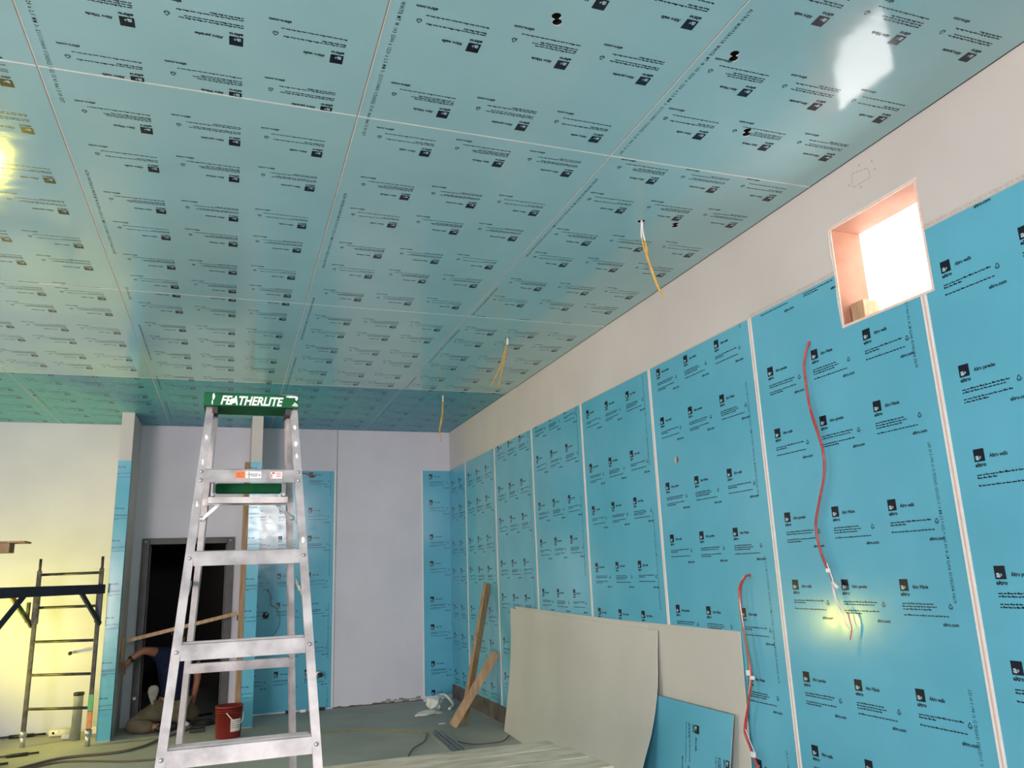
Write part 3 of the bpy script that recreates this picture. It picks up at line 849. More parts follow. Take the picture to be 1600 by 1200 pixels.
    b.faces.new([b.verts.new((x, yfront - 0.0005, z)) for x, z in n_]); obj('torn_sticker', b, SHEET_G, cap, recalc=False)
    b = NB(); blob2 = [(-2.69, 2.3022), (-2.64, 2.3022)]
    box(b, (-2.70, -7.41, 2.302), (-2.637, -7.36, 2.3026)); obj('paint_smear', b, PAINT_W, cap)
    # paint drips on the front rails
    for s, z in ((-1, 2.12), (-1, 2.02), (1, 2.10), (1, 2.17), (1, 2.05), (-1, 1.86), (1, 1.72)):
        b = NB(); x = XC + s * (wi(z) + 0.014); y = yf(z) - 0.0012
        n = 8; b.faces.new([b.verts.new((x + 0.006 * math.cos(2 * PI * k / n) * rp.uniform(0.3, 1.5), y + 0.012 * 0.3328 * math.sin(2 * PI * k / n) - 0.0004, z + 0.012 * math.sin(2 * PI * k / n))) for k in range(n)])
        obj('paint_smear', b, PAINT_W, t, recalc=False)
    return t
make_ladder()

# ------------------------------------------------------------------ scaffold at the left
def make_scaffold():
    t = thing('scaffold', 'blue and black steel scaffold with a ladder end frame against the yellow lit wall', 'scaffold', (-4.5, -0.9, 0))
    RL = V(-4.155, -0.96, 0); LL = V(-4.801, -0.658, 0)
    T = V(-0.42, -0.906, 0).normalized(); LEN = 1.56
    def leg(p, nm='leg', marks=False, z1=1.78):
        b = NB(); box(b, (p.x - 0.021, p.y - 0.021, 0.13), (p.x + 0.021, p.y + 0.021, z1), bev=0.004)
        l = obj(nm, b, SCAF, t)
        b = NB(); tube(b, [(p.x, p.y, z1 - 0.01), (p.x, p.y, z1 + 0.125)], 0.0145, 8, smooth=False); obj('coupling_pin', b, SCAF, l)
        b = NB(); tube(b, [(p.x, p.y, 0.0), (p.x, p.y, 0.12)], 0.026, 10, smooth=False); tube(b, [(p.x, p.y, 0.10), (p.x, p.y, 0.155)], 0.034, 10, smooth=False)
        obj('foot', b, STEEL, l)
        if marks:
            b = NB(); box(b, (p.x - 0.0225, p.y - 0.0225, 0.34), (p.x + 0.0225, p.y + 0.0225, 0.50)); obj('green_mark', b, SCAF_GRN, l)
            b = NB(); box(b, (p.x - 0.0225, p.y - 0.0225, 0.17), (p.x + 0.0225, p.y + 0.0225, 0.335)); obj('orange_mark', b, SCAF_ORG, l)
        return l
    leg(RL, marks=True); leg(LL)
    d = (RL - LL).normalized()
    for z in (1.735, 1.39, 1.04, 0.705, 0.37):
        b = NB(); tube(b, [LL + V(0, 0, z), RL + V(0, 0, z)], 0.0145, 8, smooth=False)
        obj('rung', b, SCAF, t)
    # second end frame towards the camera, beyond the left edge of the picture
    R2 = RL + T * LEN; L2 = LL + T * LEN
    R2 = R2 + V(0, 0, 0)
    leg(R2); leg(L2)
    for z in (1.735, 1.39, 1.04, 0.705, 0.37):
        b = NB(); tube(b, [L2 + V(0, 0, z), R2 + V(0, 0, z)], 0.0125, 8, smooth=False); obj('rung', b, SCAF, t)
    # side trusses with sliding sleeves and gussets
    for A, B in ((RL, R2), (LL, L2)):
        ax = T; off = V(d.x, d.y, 0) * (0.028 if A is RL else -0.028)
        b = NB(); beam(b, A + V(0, 0, 1.562) + off - T * 0.02, B + V(0, 0, 1.562) + off + T * 0.02, 0.035, 0.095)
        tr = obj('side_truss', b, SCAF_BLUE, t)
        for P, s in ((A, 1), (B, -1)):
            b = NB(); box(b, (P.x - 0.03, P.y - 0.03, 1.22), (P.x + 0.03, P.y + 0.03, 1.53), bev=0.004); obj('sleeve', b, SCAF_BLUE if A is RL else SCAF, tr)
            b = NB(); beam(b, P + off + V(0, 0, 1.20), P + off + T * s * 0.36 + V(0, 0, 1.53), 0.024, 0.045, mi=0)
            g = obj('gusset', b, SCAF_BLUE if P is not LL else SCAF, tr)
            b = NB(); beam(b, P + off * 1.3 + V(0, 0, 1.24) - d * 0.052, P + off * 1.3 + V(0, 0, 1.45) - d * 0.05, 0.026, 0.03)
            obj('locking_plate', b, SCAF, tr)
            if P is LL:
                for q0, q1, mm in ((0.42, 0.70, SCAF_GRN), (0.78, 0.95, SCAF_ORG)):
                    a0 = P + off + V(0, 0, 1.20); a1 = P + off + T * s * 0.36 + V(0, 0, 1.53)
                    b = NB(); beam(b, a0.lerp(a1, q0), a0.lerp(a1, q1), 0.024, 0.037); obj('paint_mark', b, mm, g)
    return t
make_scaffold()
# timber block and thin board lying on the tops of the near scaffold posts
b = NB(); box(b, (-5.60, -2.45, 1.908), (-4.708, -2.27, 1.992), bev=0.003)
tag(obj('timber_block', b, WOOD_D), 'brown timber block lying on top of the scaffold posts at the left edge', 'timber')
b = NB(); box(b, (-5.60, -2.46, 1.9925), (-4.592, -2.20, 2.008)); tag(obj('thin_board', b, WOOD_D), 'thin dark board lying over the brown timber block on the scaffold', 'board')

# vent pipe and bits along the foot of the left wall
t = thing('vent_pipe', 'grey plastic pipe standing up from the floor behind the scaffold', 'pipe', (-4.335, -0.52, 0))
b = NB(); lathe(b, [(0.0, 0.0), (0.048, 0.0), (0.048, 0.47)], (-4.335, -0.52, 0), 20); lathe(b, [(0.044, 0.47), (0.044, 0.25), (0, 0.25)], (-4.335, -0.52, 0), 20); obj('pipe_body', b, PVC, t)
b = NB(); lathe(b, [(0.044, 0.455), (0.053, 0.452), (0.054, 0.482), (0.044, 0.484), (0.044, 0.455)], (-4.335, -0.52, 0), 20); obj('pipe_rim', b, BLACK, t)
t = thing('pipe_stub', 'short dark pipe stub sticking out of the yellow lit wall', 'pipe', (-4.515, 0, 0.866))
b = NB(); lathe(b, [(0, -0.16), (0.014, -0.16), (0.016, -0.15), (0.016, 0.003)], (-4.515, 0, 0.866), 12, axis='Y'); obj('stub_body', b, STEEL, t)
b = NB(); lathe(b, [(0.0, -0.165), (0.02, -0.163), (0.02, -0.13), (0.016, -0.13)], (-4.515, 0, 0.866), 12, axis='Y'); obj('stub_cap', b, BLACK, t)
rods = [((-5.35, -0.03, 0.012), (-4.70, -0.03, 0.012), 0.011, 'thin dark rod lying along the foot of the yellow lit wall'),
        ((-5.05, -1.21, 0.010), (-4.55, -1.15, 0.010), 0.010, 'thin dark rod on the floor in front of the left scaffold foot'),
        ((-5.10, -1.64, 0.012), (-4.72, -1.58, 0.012), 0.012, 'short black rod at the lower left corner of the picture')]
for a, c, r, l in rods:
    b = NB(); tube(b, [a, c], r, 8, smooth=False); tube(b, [V(*a).lerp(V(*c), 0.45), V(*a).lerp(V(*c), 0.82)], r * 1.7, 8, smooth=False)
    o = obj('metal_rod', b, SCAF); o.location.z += r * 0.7; tag(o, l, 'rod')
t = thing('pipe_fitting', 'cream plastic pipe fittings on the floor beside the grey pipe', 'fitting', (-4.55, -0.2, 0))
b = NB(); tube(b, [(-4.64, -0.17, 0.04), (-4.43, -0.20, 0.04)], 0.038, 12, smooth=False); obj('fitting_body', b, CREAM, t)
for x in (-4.60, -4.54):
    b = NB(); lathe(b, [(0, -0.04), (0.013, -0.04), (0.013, 0.0)], (x, -0.18, 0.045), 10, axis='Y'); obj('fitting_plug', b, BLACK, t)
b = NB(); tube(b, [(-4.47, -0.42, 0.03), (-4.39, -0.45, 0.03)], 0.03, 10, smooth=False); obj('fitting_elbow', b, CREAM, t)
b = NB(); box(b, (-4.26, -0.22, 0), (-4.12, -0.10, 0.07), bev=0.006); tag(obj('small_box', b, CREAM), 'small pale box on the floor between pipe and wing wall', 'box')

# work lamp (just outside the picture on the left; it throws the yellow light)
t = thing('work_lamp', 'yellow halogen work lamp on a low floor stand', 'lamp', (LAMP.x, LAMP.y, 0))
aim = V(0.75, 0.05, 0.50).normalized(); q0 = LAMP - aim * 0.012
b = NB(); tube(b, [q0 - aim * 0.12, q0 - aim * 0.10, q0 - aim * 0.02, q0], [0.05, 0.085, 0.105, 0.11], 20, smooth=False); obj('lamp_housing', b, LAMP_BODY, t)
b = NB(); tube(b, [q0 + aim * 0.001, q0 + aim * 0.004], 0.098, 20, smooth=False); obj('lamp_lens', b, LAMP_GLASS, t)
b = NB(); c0 = q0 - aim * 0.12
tube(b, [c0, (c0.x, c0.y, 0.55), (c0.x, c0.y, 0.012)], 0.014, 8, smooth=False)
for s_ in (-1, 1): tube(b, [(c0.x - 0.18, c0.y + s_ * 0.16, 0.012), (c0.x + 0.18, c0.y + s_ * 0.16, 0.012)], 0.012, 8, smooth=False)
tube(b, [(c0.x, c0.y - 0.16, 0.012), (c0.x, c0.y + 0.16, 0.012)], 0.012, 8, smooth=False)
obj('lamp_stand', b, BLACK, t)

# ------------------------------------------------------------------ hanging wires at the ceiling
def wire_drop(name, label, strands, root, grp):
    t = thing(name, label, 'wires', root, grp)
    for nm, pts, r, m_ in strands:
        b = NB(); tube(b, pts, r, 6); obj(nm, b, m_, t)
    b = NB(); lathe(b, [(0.0, 0.006), (0.006, 0.006), (0.008, -0.02), (0.006, -0.06), (0, -0.06)], root, 8); obj('sheath_collar', b, WHT_WIRE, t)
G = 'wire bundles hanging from the ceiling'
z = H + 0.01
wire_drop('hanging_wires', 'nearest bundle of yellow wires hanging from a ceiling hole', [
    ('sheath', [(-.693, -6.92, z), (-.690, -6.92, 3.47), (-.684, -6.925, 3.41)], .0055, WHT_WIRE), ('sheath', [(-.689, -6.918, z), (-.701, -6.92, 3.455), (-.700, -6.92, 3.425)], .0045, WHT_WIRE),
    ('strand', [(-.684, -6.925, 3.41), (-.680, -6.92, 3.375), (-.671, -6.92, 3.309), (-.613, -6.92, 3.127), (-.572, -6.92, 3.072)], .004, YEL_WIRE),
    ('strand', [(-.684, -6.923, 3.42), (-.674, -6.925, 3.36), (-.672, -6.926, 3.30), (-.62, -6.926, 3.13), (-.60, -6.926, 3.09)], .004, YEL_WIRE),
    ('strand', [(-.700, -6.92, 3.425), (-.685, -6.92, 3.343), (-.641, -6.92, 3.182), (-.607, -6.92, 3.096)], .004, YEL_WIRE)], (-.691, -6.92, H), G)
wire_drop('hanging_wires', 'middle bundle of yellow wires spread in two strands under the ceiling', [
    ('sheath', [(-.696, -4.55, z), (-.705, -4.55, 3.47)], .006, WHT_WIRE),
    ('strand', [(-.703, -4.55, 3.49), (-.717, -4.55, 3.434), (-.775, -4.55, 3.261), (-.86, -4.55, 3.106)], .0055, YEL_WIRE),
    ('strand', [(-.703, -4.547, 3.49), (-.726, -4.547, 3.348), (-.798, -4.547, 3.087)], .0055, YEL_WIRE)], (-.695, -4.55, H), G)
wire_drop('hanging_wires', 'furthest bundle of yellow wires hanging in front of the back wall', [
    ('sheath', [(-.681, -2.29, z), (-.683, -2.29, 3.46)], .008, WHT_WIRE),
    ('strand', [(-.683, -2.29, 3.47), (-.692, -2.29, 3.335), (-.724, -2.29, 3.138), (-.712, -2.29, 3.009)], .007, YEL_WIRE),
    ('strand', [(-.680, -2.287, 3.47), (-.685, -2.287, 3.335), (-.715, -2.287, 3.16)], .006, YEL_WIRE)], (-.682, -2.295, H), G)

# ------------------------------------------------------------------ red cables coming out of the right wall
t = thing('red_cable', 'long red cable hanging from a hole below the window with white split ends', 'cable', (0, -7.37, 2.705))
p1 = [(0.012, -7.37, 2.706), (-.012, -7.378, 2.700), (-.022, -7.345, 2.62), (-.025, -7.335, 2.558), (-.028, -7.346, 2.346), (-.03, -7.398, 2.135), (-.033, -7.392, 2.004), (-.03, -7.332, 1.88), (-.03, -7.28, 1.754), (-.03, -7.289, 1.625), (-.03, -7.325, 1.53)]
b = NB(); tube(b, p1, .0062, 8); obj('red_strand', b, RED_WIRE, t)
b = NB(); tube(b, [V(*q) + V(-.004, -.007, 0) for q in p1[4:]] + [V(-.03, -7.345, 1.49), V(-.03, -7.362, 1.44)], .0048, 8); obj('red_strand', b, RED_WIRE, t)
b = NB(); tube(b, [(-.034, -7.33, 1.56), (-.036, -7.345, 1.52), (-.036, -7.36, 1.47), (-.034, -7.36, 1.40), (-.034, -7.39, 1.345), (-.03, -7.436, 1.30), (-.03, -7.437, 1.25), (-.03, -7.418, 1.2)], .0032, 6); obj('white_strand', b, WHT_WIRE, t)
b = NB(); tube(b, [(-.032, -7.345, 1.46), (-.03, -7.348, 1.40), (-.03, -7.37, 1.345), (-.03, -7.395, 1.31), (-.03, -7.40, 1.27), (-.03, -7.436, 1.235), (-.03, -7.418, 1.2)], .0028, 6); obj('white_strand', b, WHT_WIRE, t)
b = NB(); tube(b, [(-.032, -7.430, 1.32), (-.033, -7.438, 1.28), (-.033, -7.440, 1.245), (-.033, -7.421, 1.2)], .0026, 6); obj('red_strand', b, RED_WIRE, t)
b = NB(); box(b, (-.026, -7.322, 1.535), (-.042, -7.342, 1.515), bev=.002); obj('white_tape', b, WHT_WIRE, t)
b = NB(); tube(b, [(-.034, -7.352, 1.465), (-.04, -7.378, 1.452), (-.04, -7.392, 1.440)], .009, 8); obj('white_connector', b, WHT_WIRE, t)
t = thing('red_cable', 'lower red cable bundle hanging beside the leaning grey sheets', 'cable', (0, -6.64, 1.503))
p2 = [(0.012, -6.64, 1.503), (-.03, -6.640, 1.50), (-.04, -6.591, 1.431), (-.045, -6.584, 1.286), (-.05, -6.607, 1.076), (-.05, -6.613, 0.938), (-.055, -6.576, 0.797), (-.055, -6.526, 0.653), (-.05, -6.542, 0.572), (-.05, -6.592, 0.465), (-.05, -6.63, 0.32), (-.06, -6.66, 0.1), (-.08, -6.70, 0.012), (-.16, -6.95, 0.012)]
b = NB(); tube(b, p2, .0062, 8); obj('red_strand', b, RED_WIRE, t)
b = NB(); tube(b, [V(*q) + V(-.006, -.008 + .012 * math.sin(i * 1.3), 0.003) for i, q in enumerate(p2[1:])], .005, 8); obj('red_strand', b, RED_WIRE, t)
b = NB(); tube(b, [V(*q) + V(-.004, .012 * math.cos(i * 1.1), 0.0) for i, q in enumerate(p2[1:9])], .003, 6); obj('white_strand', b, WHT_WIRE, t)
b = NB(); tube(b, [V(*q) + V(-.009, .010 * math.sin(i * 2.1 + 1), 0.0) for i, q in enumerate(p2[2:7])], .003, 6); obj('green_strand', b, GRN_WIRE, t)
b = NB(); tube(b, [(-.06, -6.53, .66), (-.063, -6.57, .60), (-.062, -6.60, .55)], .0025, 6); obj('white_strand', b, WHT_WIRE, t)
b = NB(); box(b, (-.042, -6.598, 0.985), (-.066, -6.620, 0.955), bev=.002); box(b, (-.042, -6.630, 0.955), (-.062, -6.646, 0.935), bev=.002); obj('white_tape', b, WHT_WIRE, t)
b = NB(); box(b, (-.046, -6.560, 0.548), (-.064, -6.588, 0.520), bev=.002); obj('white_tape', b, WHT_WIRE, t)

# ------------------------------------------------------------------ sheets leaning on the right wall
def leaning_sheet(name, y0, y1, prof0, prof1, label, m_, n=10, thick=0.004, cat='sheet', group=None, pr=None):
    """prof: list of (x, z) from bottom to top at the y0 end and the y1 end"""
    def samp(prof, tz):
        zs = [p[1] for p in prof]; L = (len(prof) - 1)
        P = smooth_path([(p[0], 0, p[1]) for p in prof], 8); k = tz * (len(P) - 1); i = int(min(k, len(P) - 2)); f = k - i
        return P[i].lerp(P[i + 1], f)
    b = NB(); NY, NZ = 8, 16
    G0 = [[None] * (NZ + 1) for _ in range(NY + 1)]; G1 = [[None] * (NZ + 1) for _ in range(NY + 1)]
    for i in range(NY + 1):
        for j in range(NZ + 1):
            a = samp(prof0, j / NZ); c = samp(prof1, j / NZ); q = a.lerp(c, i / NY)
            yy = y0 + (y1 - y0) * i / NY
            G0[i][j] = b.verts.new((q.x, yy, q.z)); G1[i][j] = b.verts.new((q.x + thick, yy, q.z))
    fr = []
    for i in range(NY):
        for j in range(NZ):
            f = b.faces.new((G0[i][j], G0[i + 1][j], G0[i + 1][j + 1], G0[i][j + 1])); f.smooth = True
            f = b.faces.new((G1[i][j], G1[i][j + 1], G1[i + 1][j + 1], G1[i + 1][j])); f.smooth = True
    def side(A, B):
        A = [b.verts.new(v.co) for v in A]; B = [b.verts.new(v.co) for v in B]
        for k in range(len(A) - 1):
            f = b.faces.new((A[k], A[k + 1], B[k + 1], B[k])); f.material_index = 1
    side([G0[i][0] for i in range(NY + 1)], [G1[i][0] for i in range(NY + 1)])
    side([G0[i][NZ] for i in range(NY + 1)], [G1[i][NZ] for i in range(NY + 1)])
    side(G0[0], G1[0]); side(G0[NY], G1[NY])
    return tag(obj(name, b, [m_, SHEET_EDGE]), label, cat, group)
G = 'grey backed sheets leaning on the right wall'
leaning_sheet('plastic_sheet', -3.50, -6.50, [(-.045, 0.0), (-.028, .4), (-.018, .8), (-.0085, 1.19)], [(-.040, 0.0), (-.026, .4), (-.016, .8), (-.0085, 1.185)],
              'flat grey sheet nearest the camera, behind the blue offcut', SHEET_G, group=G)
leaning_sheet('plastic_sheet', -2.59, -5.40, [(-.090, 0.0), (-.045, .45), (-.022, .85), (-.015, 1.225)], [(-.12, 0.0), (-.06, .4), (-.03, .8), (-.015, 1.180)],
              'grey sheet almost hidden, its top edge showing above the curved one', SHEET_G, group=G)
leaning_sheet('plastic_sheet', -2.45, -5.55, [(-.138, 0.0), (-.062, .48), (-.030, .88), (-.024, 1.205)], [(-.31, 0.0), (-.215, .28), (-.125, .5), (-.062, .75), (-.038, 1.0), (-.024, 1.142)],
              'large curved grey sheet in front, bowed out at its bottom edge', SHEET_G, group=G)
# blue printed offcut, lettering turned sideways
def offcut():
    O = V(-.135, -5.30, 0.006)
    Vv = V(0.082, 0, 0.70).normalized(); U = V(0, -1, 0)
    hgt = 0.715
    M = frame(O, U, Vv)
    outer = [(0, 0), (1.03, 0), (1.115, hgt), (0, hgt)]
    P = Print()
    # sideways print: text runs down the sheet
    for (u, v, kind) in ((0.755, 0.60, 'walls'), (1.090, 0.46, 'wande'), (0.755, 0.24, 'paredes')):
        bv, bt, bm_ = BLOCKS[(kind, 2)]
        q = np.stack([bv[:, 1], -bv[:, 0]], 1) + np.array([u, v])
        P.add(*[clip_tris(q, bt, bm_, (0.0, 0.0, 1.03 + 0.085 * (v - 0.1) / hgt, hgt))[k] for k in (0, 1)])
        P.m[-1] = clip_tris(q, bt, bm_, (0.0, 0.0, 1.03 + 0.085 * (v - 0.1) / hgt, hgt))[2]
    pr = P.arrays()
    o = sheet_with_print('printed_offcut', outer, [], M, [FILM_W, INK, INK_LIGHT, SHEET_EDGE], pr, None)
    tag(o, 'blue printed sheet offcut leaning low against the flat grey sheet', 'sheet')
offcut()

# two timber studs leaning on the wall by the corner
b = NB(); beam(b, (-0.405, -1.90, 0.02), (-0.030, -1.70, 1.455), 0.086, 0.044, up=(0.55, -0.85, 0)); tag(obj('timber_stud', b, WOOD_D), 'longer timber stud leaning upright against the blue wall', 'timber', 'timber studs leaning by the corner')
b = NB(); beam(b, (-0.565, -2.02, 0.018), (-0.045, -1.98, 0.715), 0.085, 0.042, up=(0.35, -0.85, 0.5)); tag(obj('timber_stud', b, WOOD), 'shorter timber stud leaning at a slant across the longer one', 'timber', 'timber studs leaning by the corner')

# ------------------------------------------------------------------ plank bench in the foreground
PL = [(-6.668, -6.855, 'rear'), (-6.860, -7.085, 'middle'), (-7.090, -7.295, 'front')]
for (y0, y1, w) in PL:
    b = NB(); box(b, (-2.47, y0, 0.712), (-1.285 + {'rear': -0.035, 'middle': 0.0, 'front': 0.018}[w], y1, 0.750), bev=0.004)
    tag(obj('bench_plank', b, WOOD_G), 'dusty wooden plank, the %s one of three laid across the sawhorses' % w, 'plank', 'planks laid across the sawhorses')
for x, w in ((-1.52, 'right'), (-2.30, 'left')):
    t = thing('sawhorse', 'wooden sawhorse under the %s end of the dusty planks' % w, 'sawhorse', (x, -6.98, 0), 'sawhorses under the planks')
    b = NB(); box(b, (x - 0.045, -7.28, 0.622), (x + 0.045, -6.68, 0.711), bev=0.003); obj('top_rail', b, WOOD, t)
    for sy in (-7.22, -6.74):
        for sx in (-1, 1):
            b = NB(); beam(b, (x + sx * 0.16, sy, 0.012), (x + sx * 0.05, sy, 0.640), 0.035, 0.08, up=(0, 1, 0)); obj('leg', b, WOOD, t)

# ------------------------------------------------------------------ steel tracks, cords, scraps on the floor
def track(y0, y1, x0, x1, label):
    b = NB()
    prism(b, [(-.032, 0), (.032, 0), (.032, .034), (.029, .034), (.029, .003), (-.029, .003), (-.029, .034), (-.032, .034)], V(x0, y0, 0.001), V(x1, y1, 0.001), V(1, 0, 0), V(0, 0, 1))
    tag(obj('steel_track', b, STEEL), label, 'stud', 'steel tracks on the floor')
track(-2.19, -3.75, -0.845, -0.900, 'steel wall track on the floor, left one of the pair')
track(-2.15, -3.72, -0.760, -0.805, 'steel wall track on the floor, right one of the pair')
b = NB(); tube(b, [(-3.2, -1.75, .007), (-2.4, -1.62, .007), (-1.852, -1.581, .007), (-1.488, -1.603, .007), (-1.133, -1.893, .007), (-0.90, -2.12, .007), (-0.93, -2.35, .007), (-1.02, -2.60, .007), (-1.17, -2.833, .007), (-1.3, -3.2, .007)], .007, 6)
tag(obj('extension_cord', b, YEL_CORD), 'yellow brown cord looping across the floor to the steel tracks', 'cord')
b = NB(); tube(b, [(-0.72, -2.70, .005), (-0.60, -2.93, .005), (-0.42, -2.96, .005), (-0.30, -2.92, .005), (-0.17, -2.70, .005)], .005, 6)
tag(obj('power_cord', b, BROWN_CORD), 'thin dark cord on the floor right of the steel tracks', 'cord')
b = NB(); tube(b, [(-4.9, -2.3, .012), (-4.535, -1.782, .012), (-4.267, -1.535, .012), (-3.826, -1.54, .012), (-3.60, -1.35, .012), (-3.45, -1.0, .012), (-3.30, -0.75, .012), (-3.17, -0.50, .012)], .012, 8)
tag(obj('brown_cable', b, BROWN_CORD), 'thick brown cable snaking over the floor into the doorway', 'cable')
b = NB(); tube(b, [(-4.6, -2.0, .009), (-4.30, -1.72, .009), (-3.954, -1.85, .009), (-3.66, -2.02, .009), (-3.2, -2.1, .009)], .009, 8)
tag(obj('brown_cable', b, BROWN_CORD), 'thinner brown cable nearer the camera left of the ladder', 'cable')
# crumpled plastic
def crumple(cx, cy, r, h, seed, label, sx=1.0, rot=0.0):
    b = NB(); bmesh.ops.create_icosphere(b, subdivisions=3, radius=1.0); q = random.Random(seed)
    dirs = [(V(q.uniform(-1, 1), q.uniform(-1, 1), q.uniform(-1, 1)).normalized(), q.uniform(3, 11), q.uniform(0, 6)) for _ in range(14)]
    for v in b.verts:
        k = 1 + sum(0.075 * math.sin(d.dot(v.co) * f_ + p_) for d, f_, p_ in dirs)
        x, y = v.co.x * r * k * sx, v.co.y * r * k
        v.co = V(cx + x * math.cos(rot) - y * math.sin(rot), cy + x * math.sin(rot) + y * math.cos(rot), max(0.001, h * (0.45 + 0.55 * v.co.z * k)))
    for f in b.faces: f.smooth = True
    return tag(obj('plastic_wrap', b, BAG), label, 'plastic', 'crumpled plastic by the corner')
crumple(-0.46, -0.82, 0.085, 0.15, 1, 'round crumpled ball of white plastic near the corner')
crumple(-0.60, -1.10, 0.085, 0.05, 2, 'flat crumpled strip of plastic left of the ball', 1.9, 0.4)
b = NB(); tube(b, [(-0.30, -0.90, .012), (-0.22, -0.78, .03), (-0.215, -0.62, .07), (-0.26, -0.55, .12), (-0.33, -0.56, .13)], .018, 8)
tag(obj('plastic_wrap', b, BAG), 'curled strip of clear plastic right of the ball by the corner', 'plastic', 'crumpled plastic by the corner')
b = NB(); box(b, (-0.64, -1.74, 0), (-0.57, -1.70, 0.004)); o = tag(obj('paper_scrap', b, PAINT_W), 'white paper scrap on the floor before the timber studs', 'scrap')
b = NB(); box(b, (-0.42, -0.12, 0), (-0.17, -0.035, 0.012)); b2 = b
for v in b.verts:
    if v.co.z > 0.006: v.co.z = 0.006 + 0.02 * random.random()
tag(obj('torn_strip', b, PAINT_W), 'torn white strip lying at the foot of the back wall', 'scrap')
for i, (x, m_, l) in enumerate(((-2.10, BLACK, 'small black block at the foot of the back blue sheet, left'), (-1.93, PAINT_W, 'small white block at the foot of the back blue sheet'), (-1.70, BLACK, 'small dark block at the foot of the back blue sheet, right'))):
    b = NB(); box(b, (x - 0.035, -0.075, 0), (x + 0.035, -0.01, 0.032), bev=.003); tag(obj('shim_block', b, m_), l, 'block', 'shims under the back sheet')

# red bucket
t = thing('bucket', 'dark red plastic bucket with a white label on the floor by the wing wall', 'bucket', (-2.795, -1.25, 0))
BC = V(-2.795, -1.25, 0)
b = NB(); lathe(b, [(0.0, 0.0), (0.118, 0.0), (0.124, 0.006), (0.138, 0.30), (0.143, 0.30), (0.143, 0.318), (0.134, 0.318), (0.120, 0.02), (0.0, 0.02)], BC, 32); obj('bucket_body', b, RED_PL, t)
b = NB()
for z0, z1 in ((0.275, 0.283), (0.255, 0.261)):
    lathe(b, [(0.136, z0), (0.1425, z0), (0.1425, z1), (0.136, z1), (0.136, z0)], BC, 32)
obj('bucket_ribs', b, RED_PL, t)
b = NB()
for k in range(8):
    a0 = -1.42 + 0.115 * k; a1 = a0 + 0.115
    vs = []
    for a, zz in ((a0, .07), (a1, .07), (a1, .19), (a0, .19)):
        rr_ = 0.1225 + (0.138 - 0.124) * zz / 0.3 + 0.0025
        vs.append(b.verts.new(BC + V(rr_ * math.cos(a), rr_ * math.sin(a), zz)))
    b.faces.new(vs)
lab = obj('bucket_label', b, CREAM, t, recalc=False)
b = NB()
for zz in (.165, .145, .125, .105):
    vs = []
    for k in range(7):
        a0 = -1.36 + 0.1 * k; a1 = a0 + 0.1; q = []
        for a, z2 in ((a0, zz), (a1, zz), (a1, zz + .007), (a0, zz + .007)):
            rr_ = 0.1225 + 0.014 * z2 / 0.3 + 0.004
            q.append(b.verts.new(BC + V(rr_ * math.cos(a), rr_ * math.sin(a), z2)))
        if (k + int(zz * 1000)) % 4: b.faces.new(q)
obj('label_print', b, GREY_STK, lab, recalc=False)
b = NB(); tube(b, [BC + V(0.145 * math.cos(a), 0.145 * math.sin(a), 0.26 - 0.115 * math.sin((a + 1.75) / 2.0 * PI) if -1.75 < a < 0.25 else 0.26) for a in (-1.75, -1.45, -1.1, -0.75, -0.4, -0.05, 0.25)], .0055, 6); obj('bucket_handle', b, WHT_WIRE, t)

# timber pieces at the doorway
b = NB(); beam(b, (-3.905, -0.45, 0.985), (-2.752, -0.45, 1.222), 0.036, 0.040); tag(obj('timber_batten', b, WOOD), 'slanting timber batten across the doorway between the wing walls', 'timber')
b = NB(); box(b, (-3.964, -0.47, 0.755), (-3.928, -0.43, 1.035), bev=.003); tag(obj('timber_cleat', b, WOOD), 'short upright timber cleat on the left wing wall by the doorway', 'timber')
t = thing('timber_upright', 'tall brown timber upright fixed to the left side of the right wing wall', 'timber', (-2.70, -0.76, 0))
b = NB(); box(b, (-2.738, -0.805, 0.0), (-2.6735, -0.765, 2.972), bev=.003); obj('upright_body', b, WOOD_D, t)
b = NB(); box(b, (-2.752, -0.79, 1.155), (-2.738, -0.74, 1.215), bev=.002); obj('fixing_plate', b, BLACK, t)

# odd things on the floor inside the doorway
t = thing('cable_coil', 'black coil of cable on the floor in the doorway', 'cable', (-3.06, -0.30, 0))
b = NB()
for k in range(4):
    rr_ = 0.13 - 0.014 * k
    tube(b, [(-3.06 + rr_ * math.cos(a * PI / 6), -0.30 + rr_ * 0.9 * math.sin(a * PI / 6), 0.012 + 0.012 * k) for a in range(13)], .009, 6)
obj('coil', b, BLACK, t)
b = NB(); box(b, (-3.19, -0.80, 0), (-3.03, -0.72, 0.045), bev=.006); tag(obj('tool_case', b, BLACK), 'small flat black case on the floor behind the ladder rail', 'case')
b = NB(); tube(b, [(-3.40, 0.16, 0.013), (-2.98, 0.42, 0.013)], .013, 8, smooth=False); tag(obj('black_rod', b, BLACK), 'long black rod on the floor just inside the doorway', 'rod')
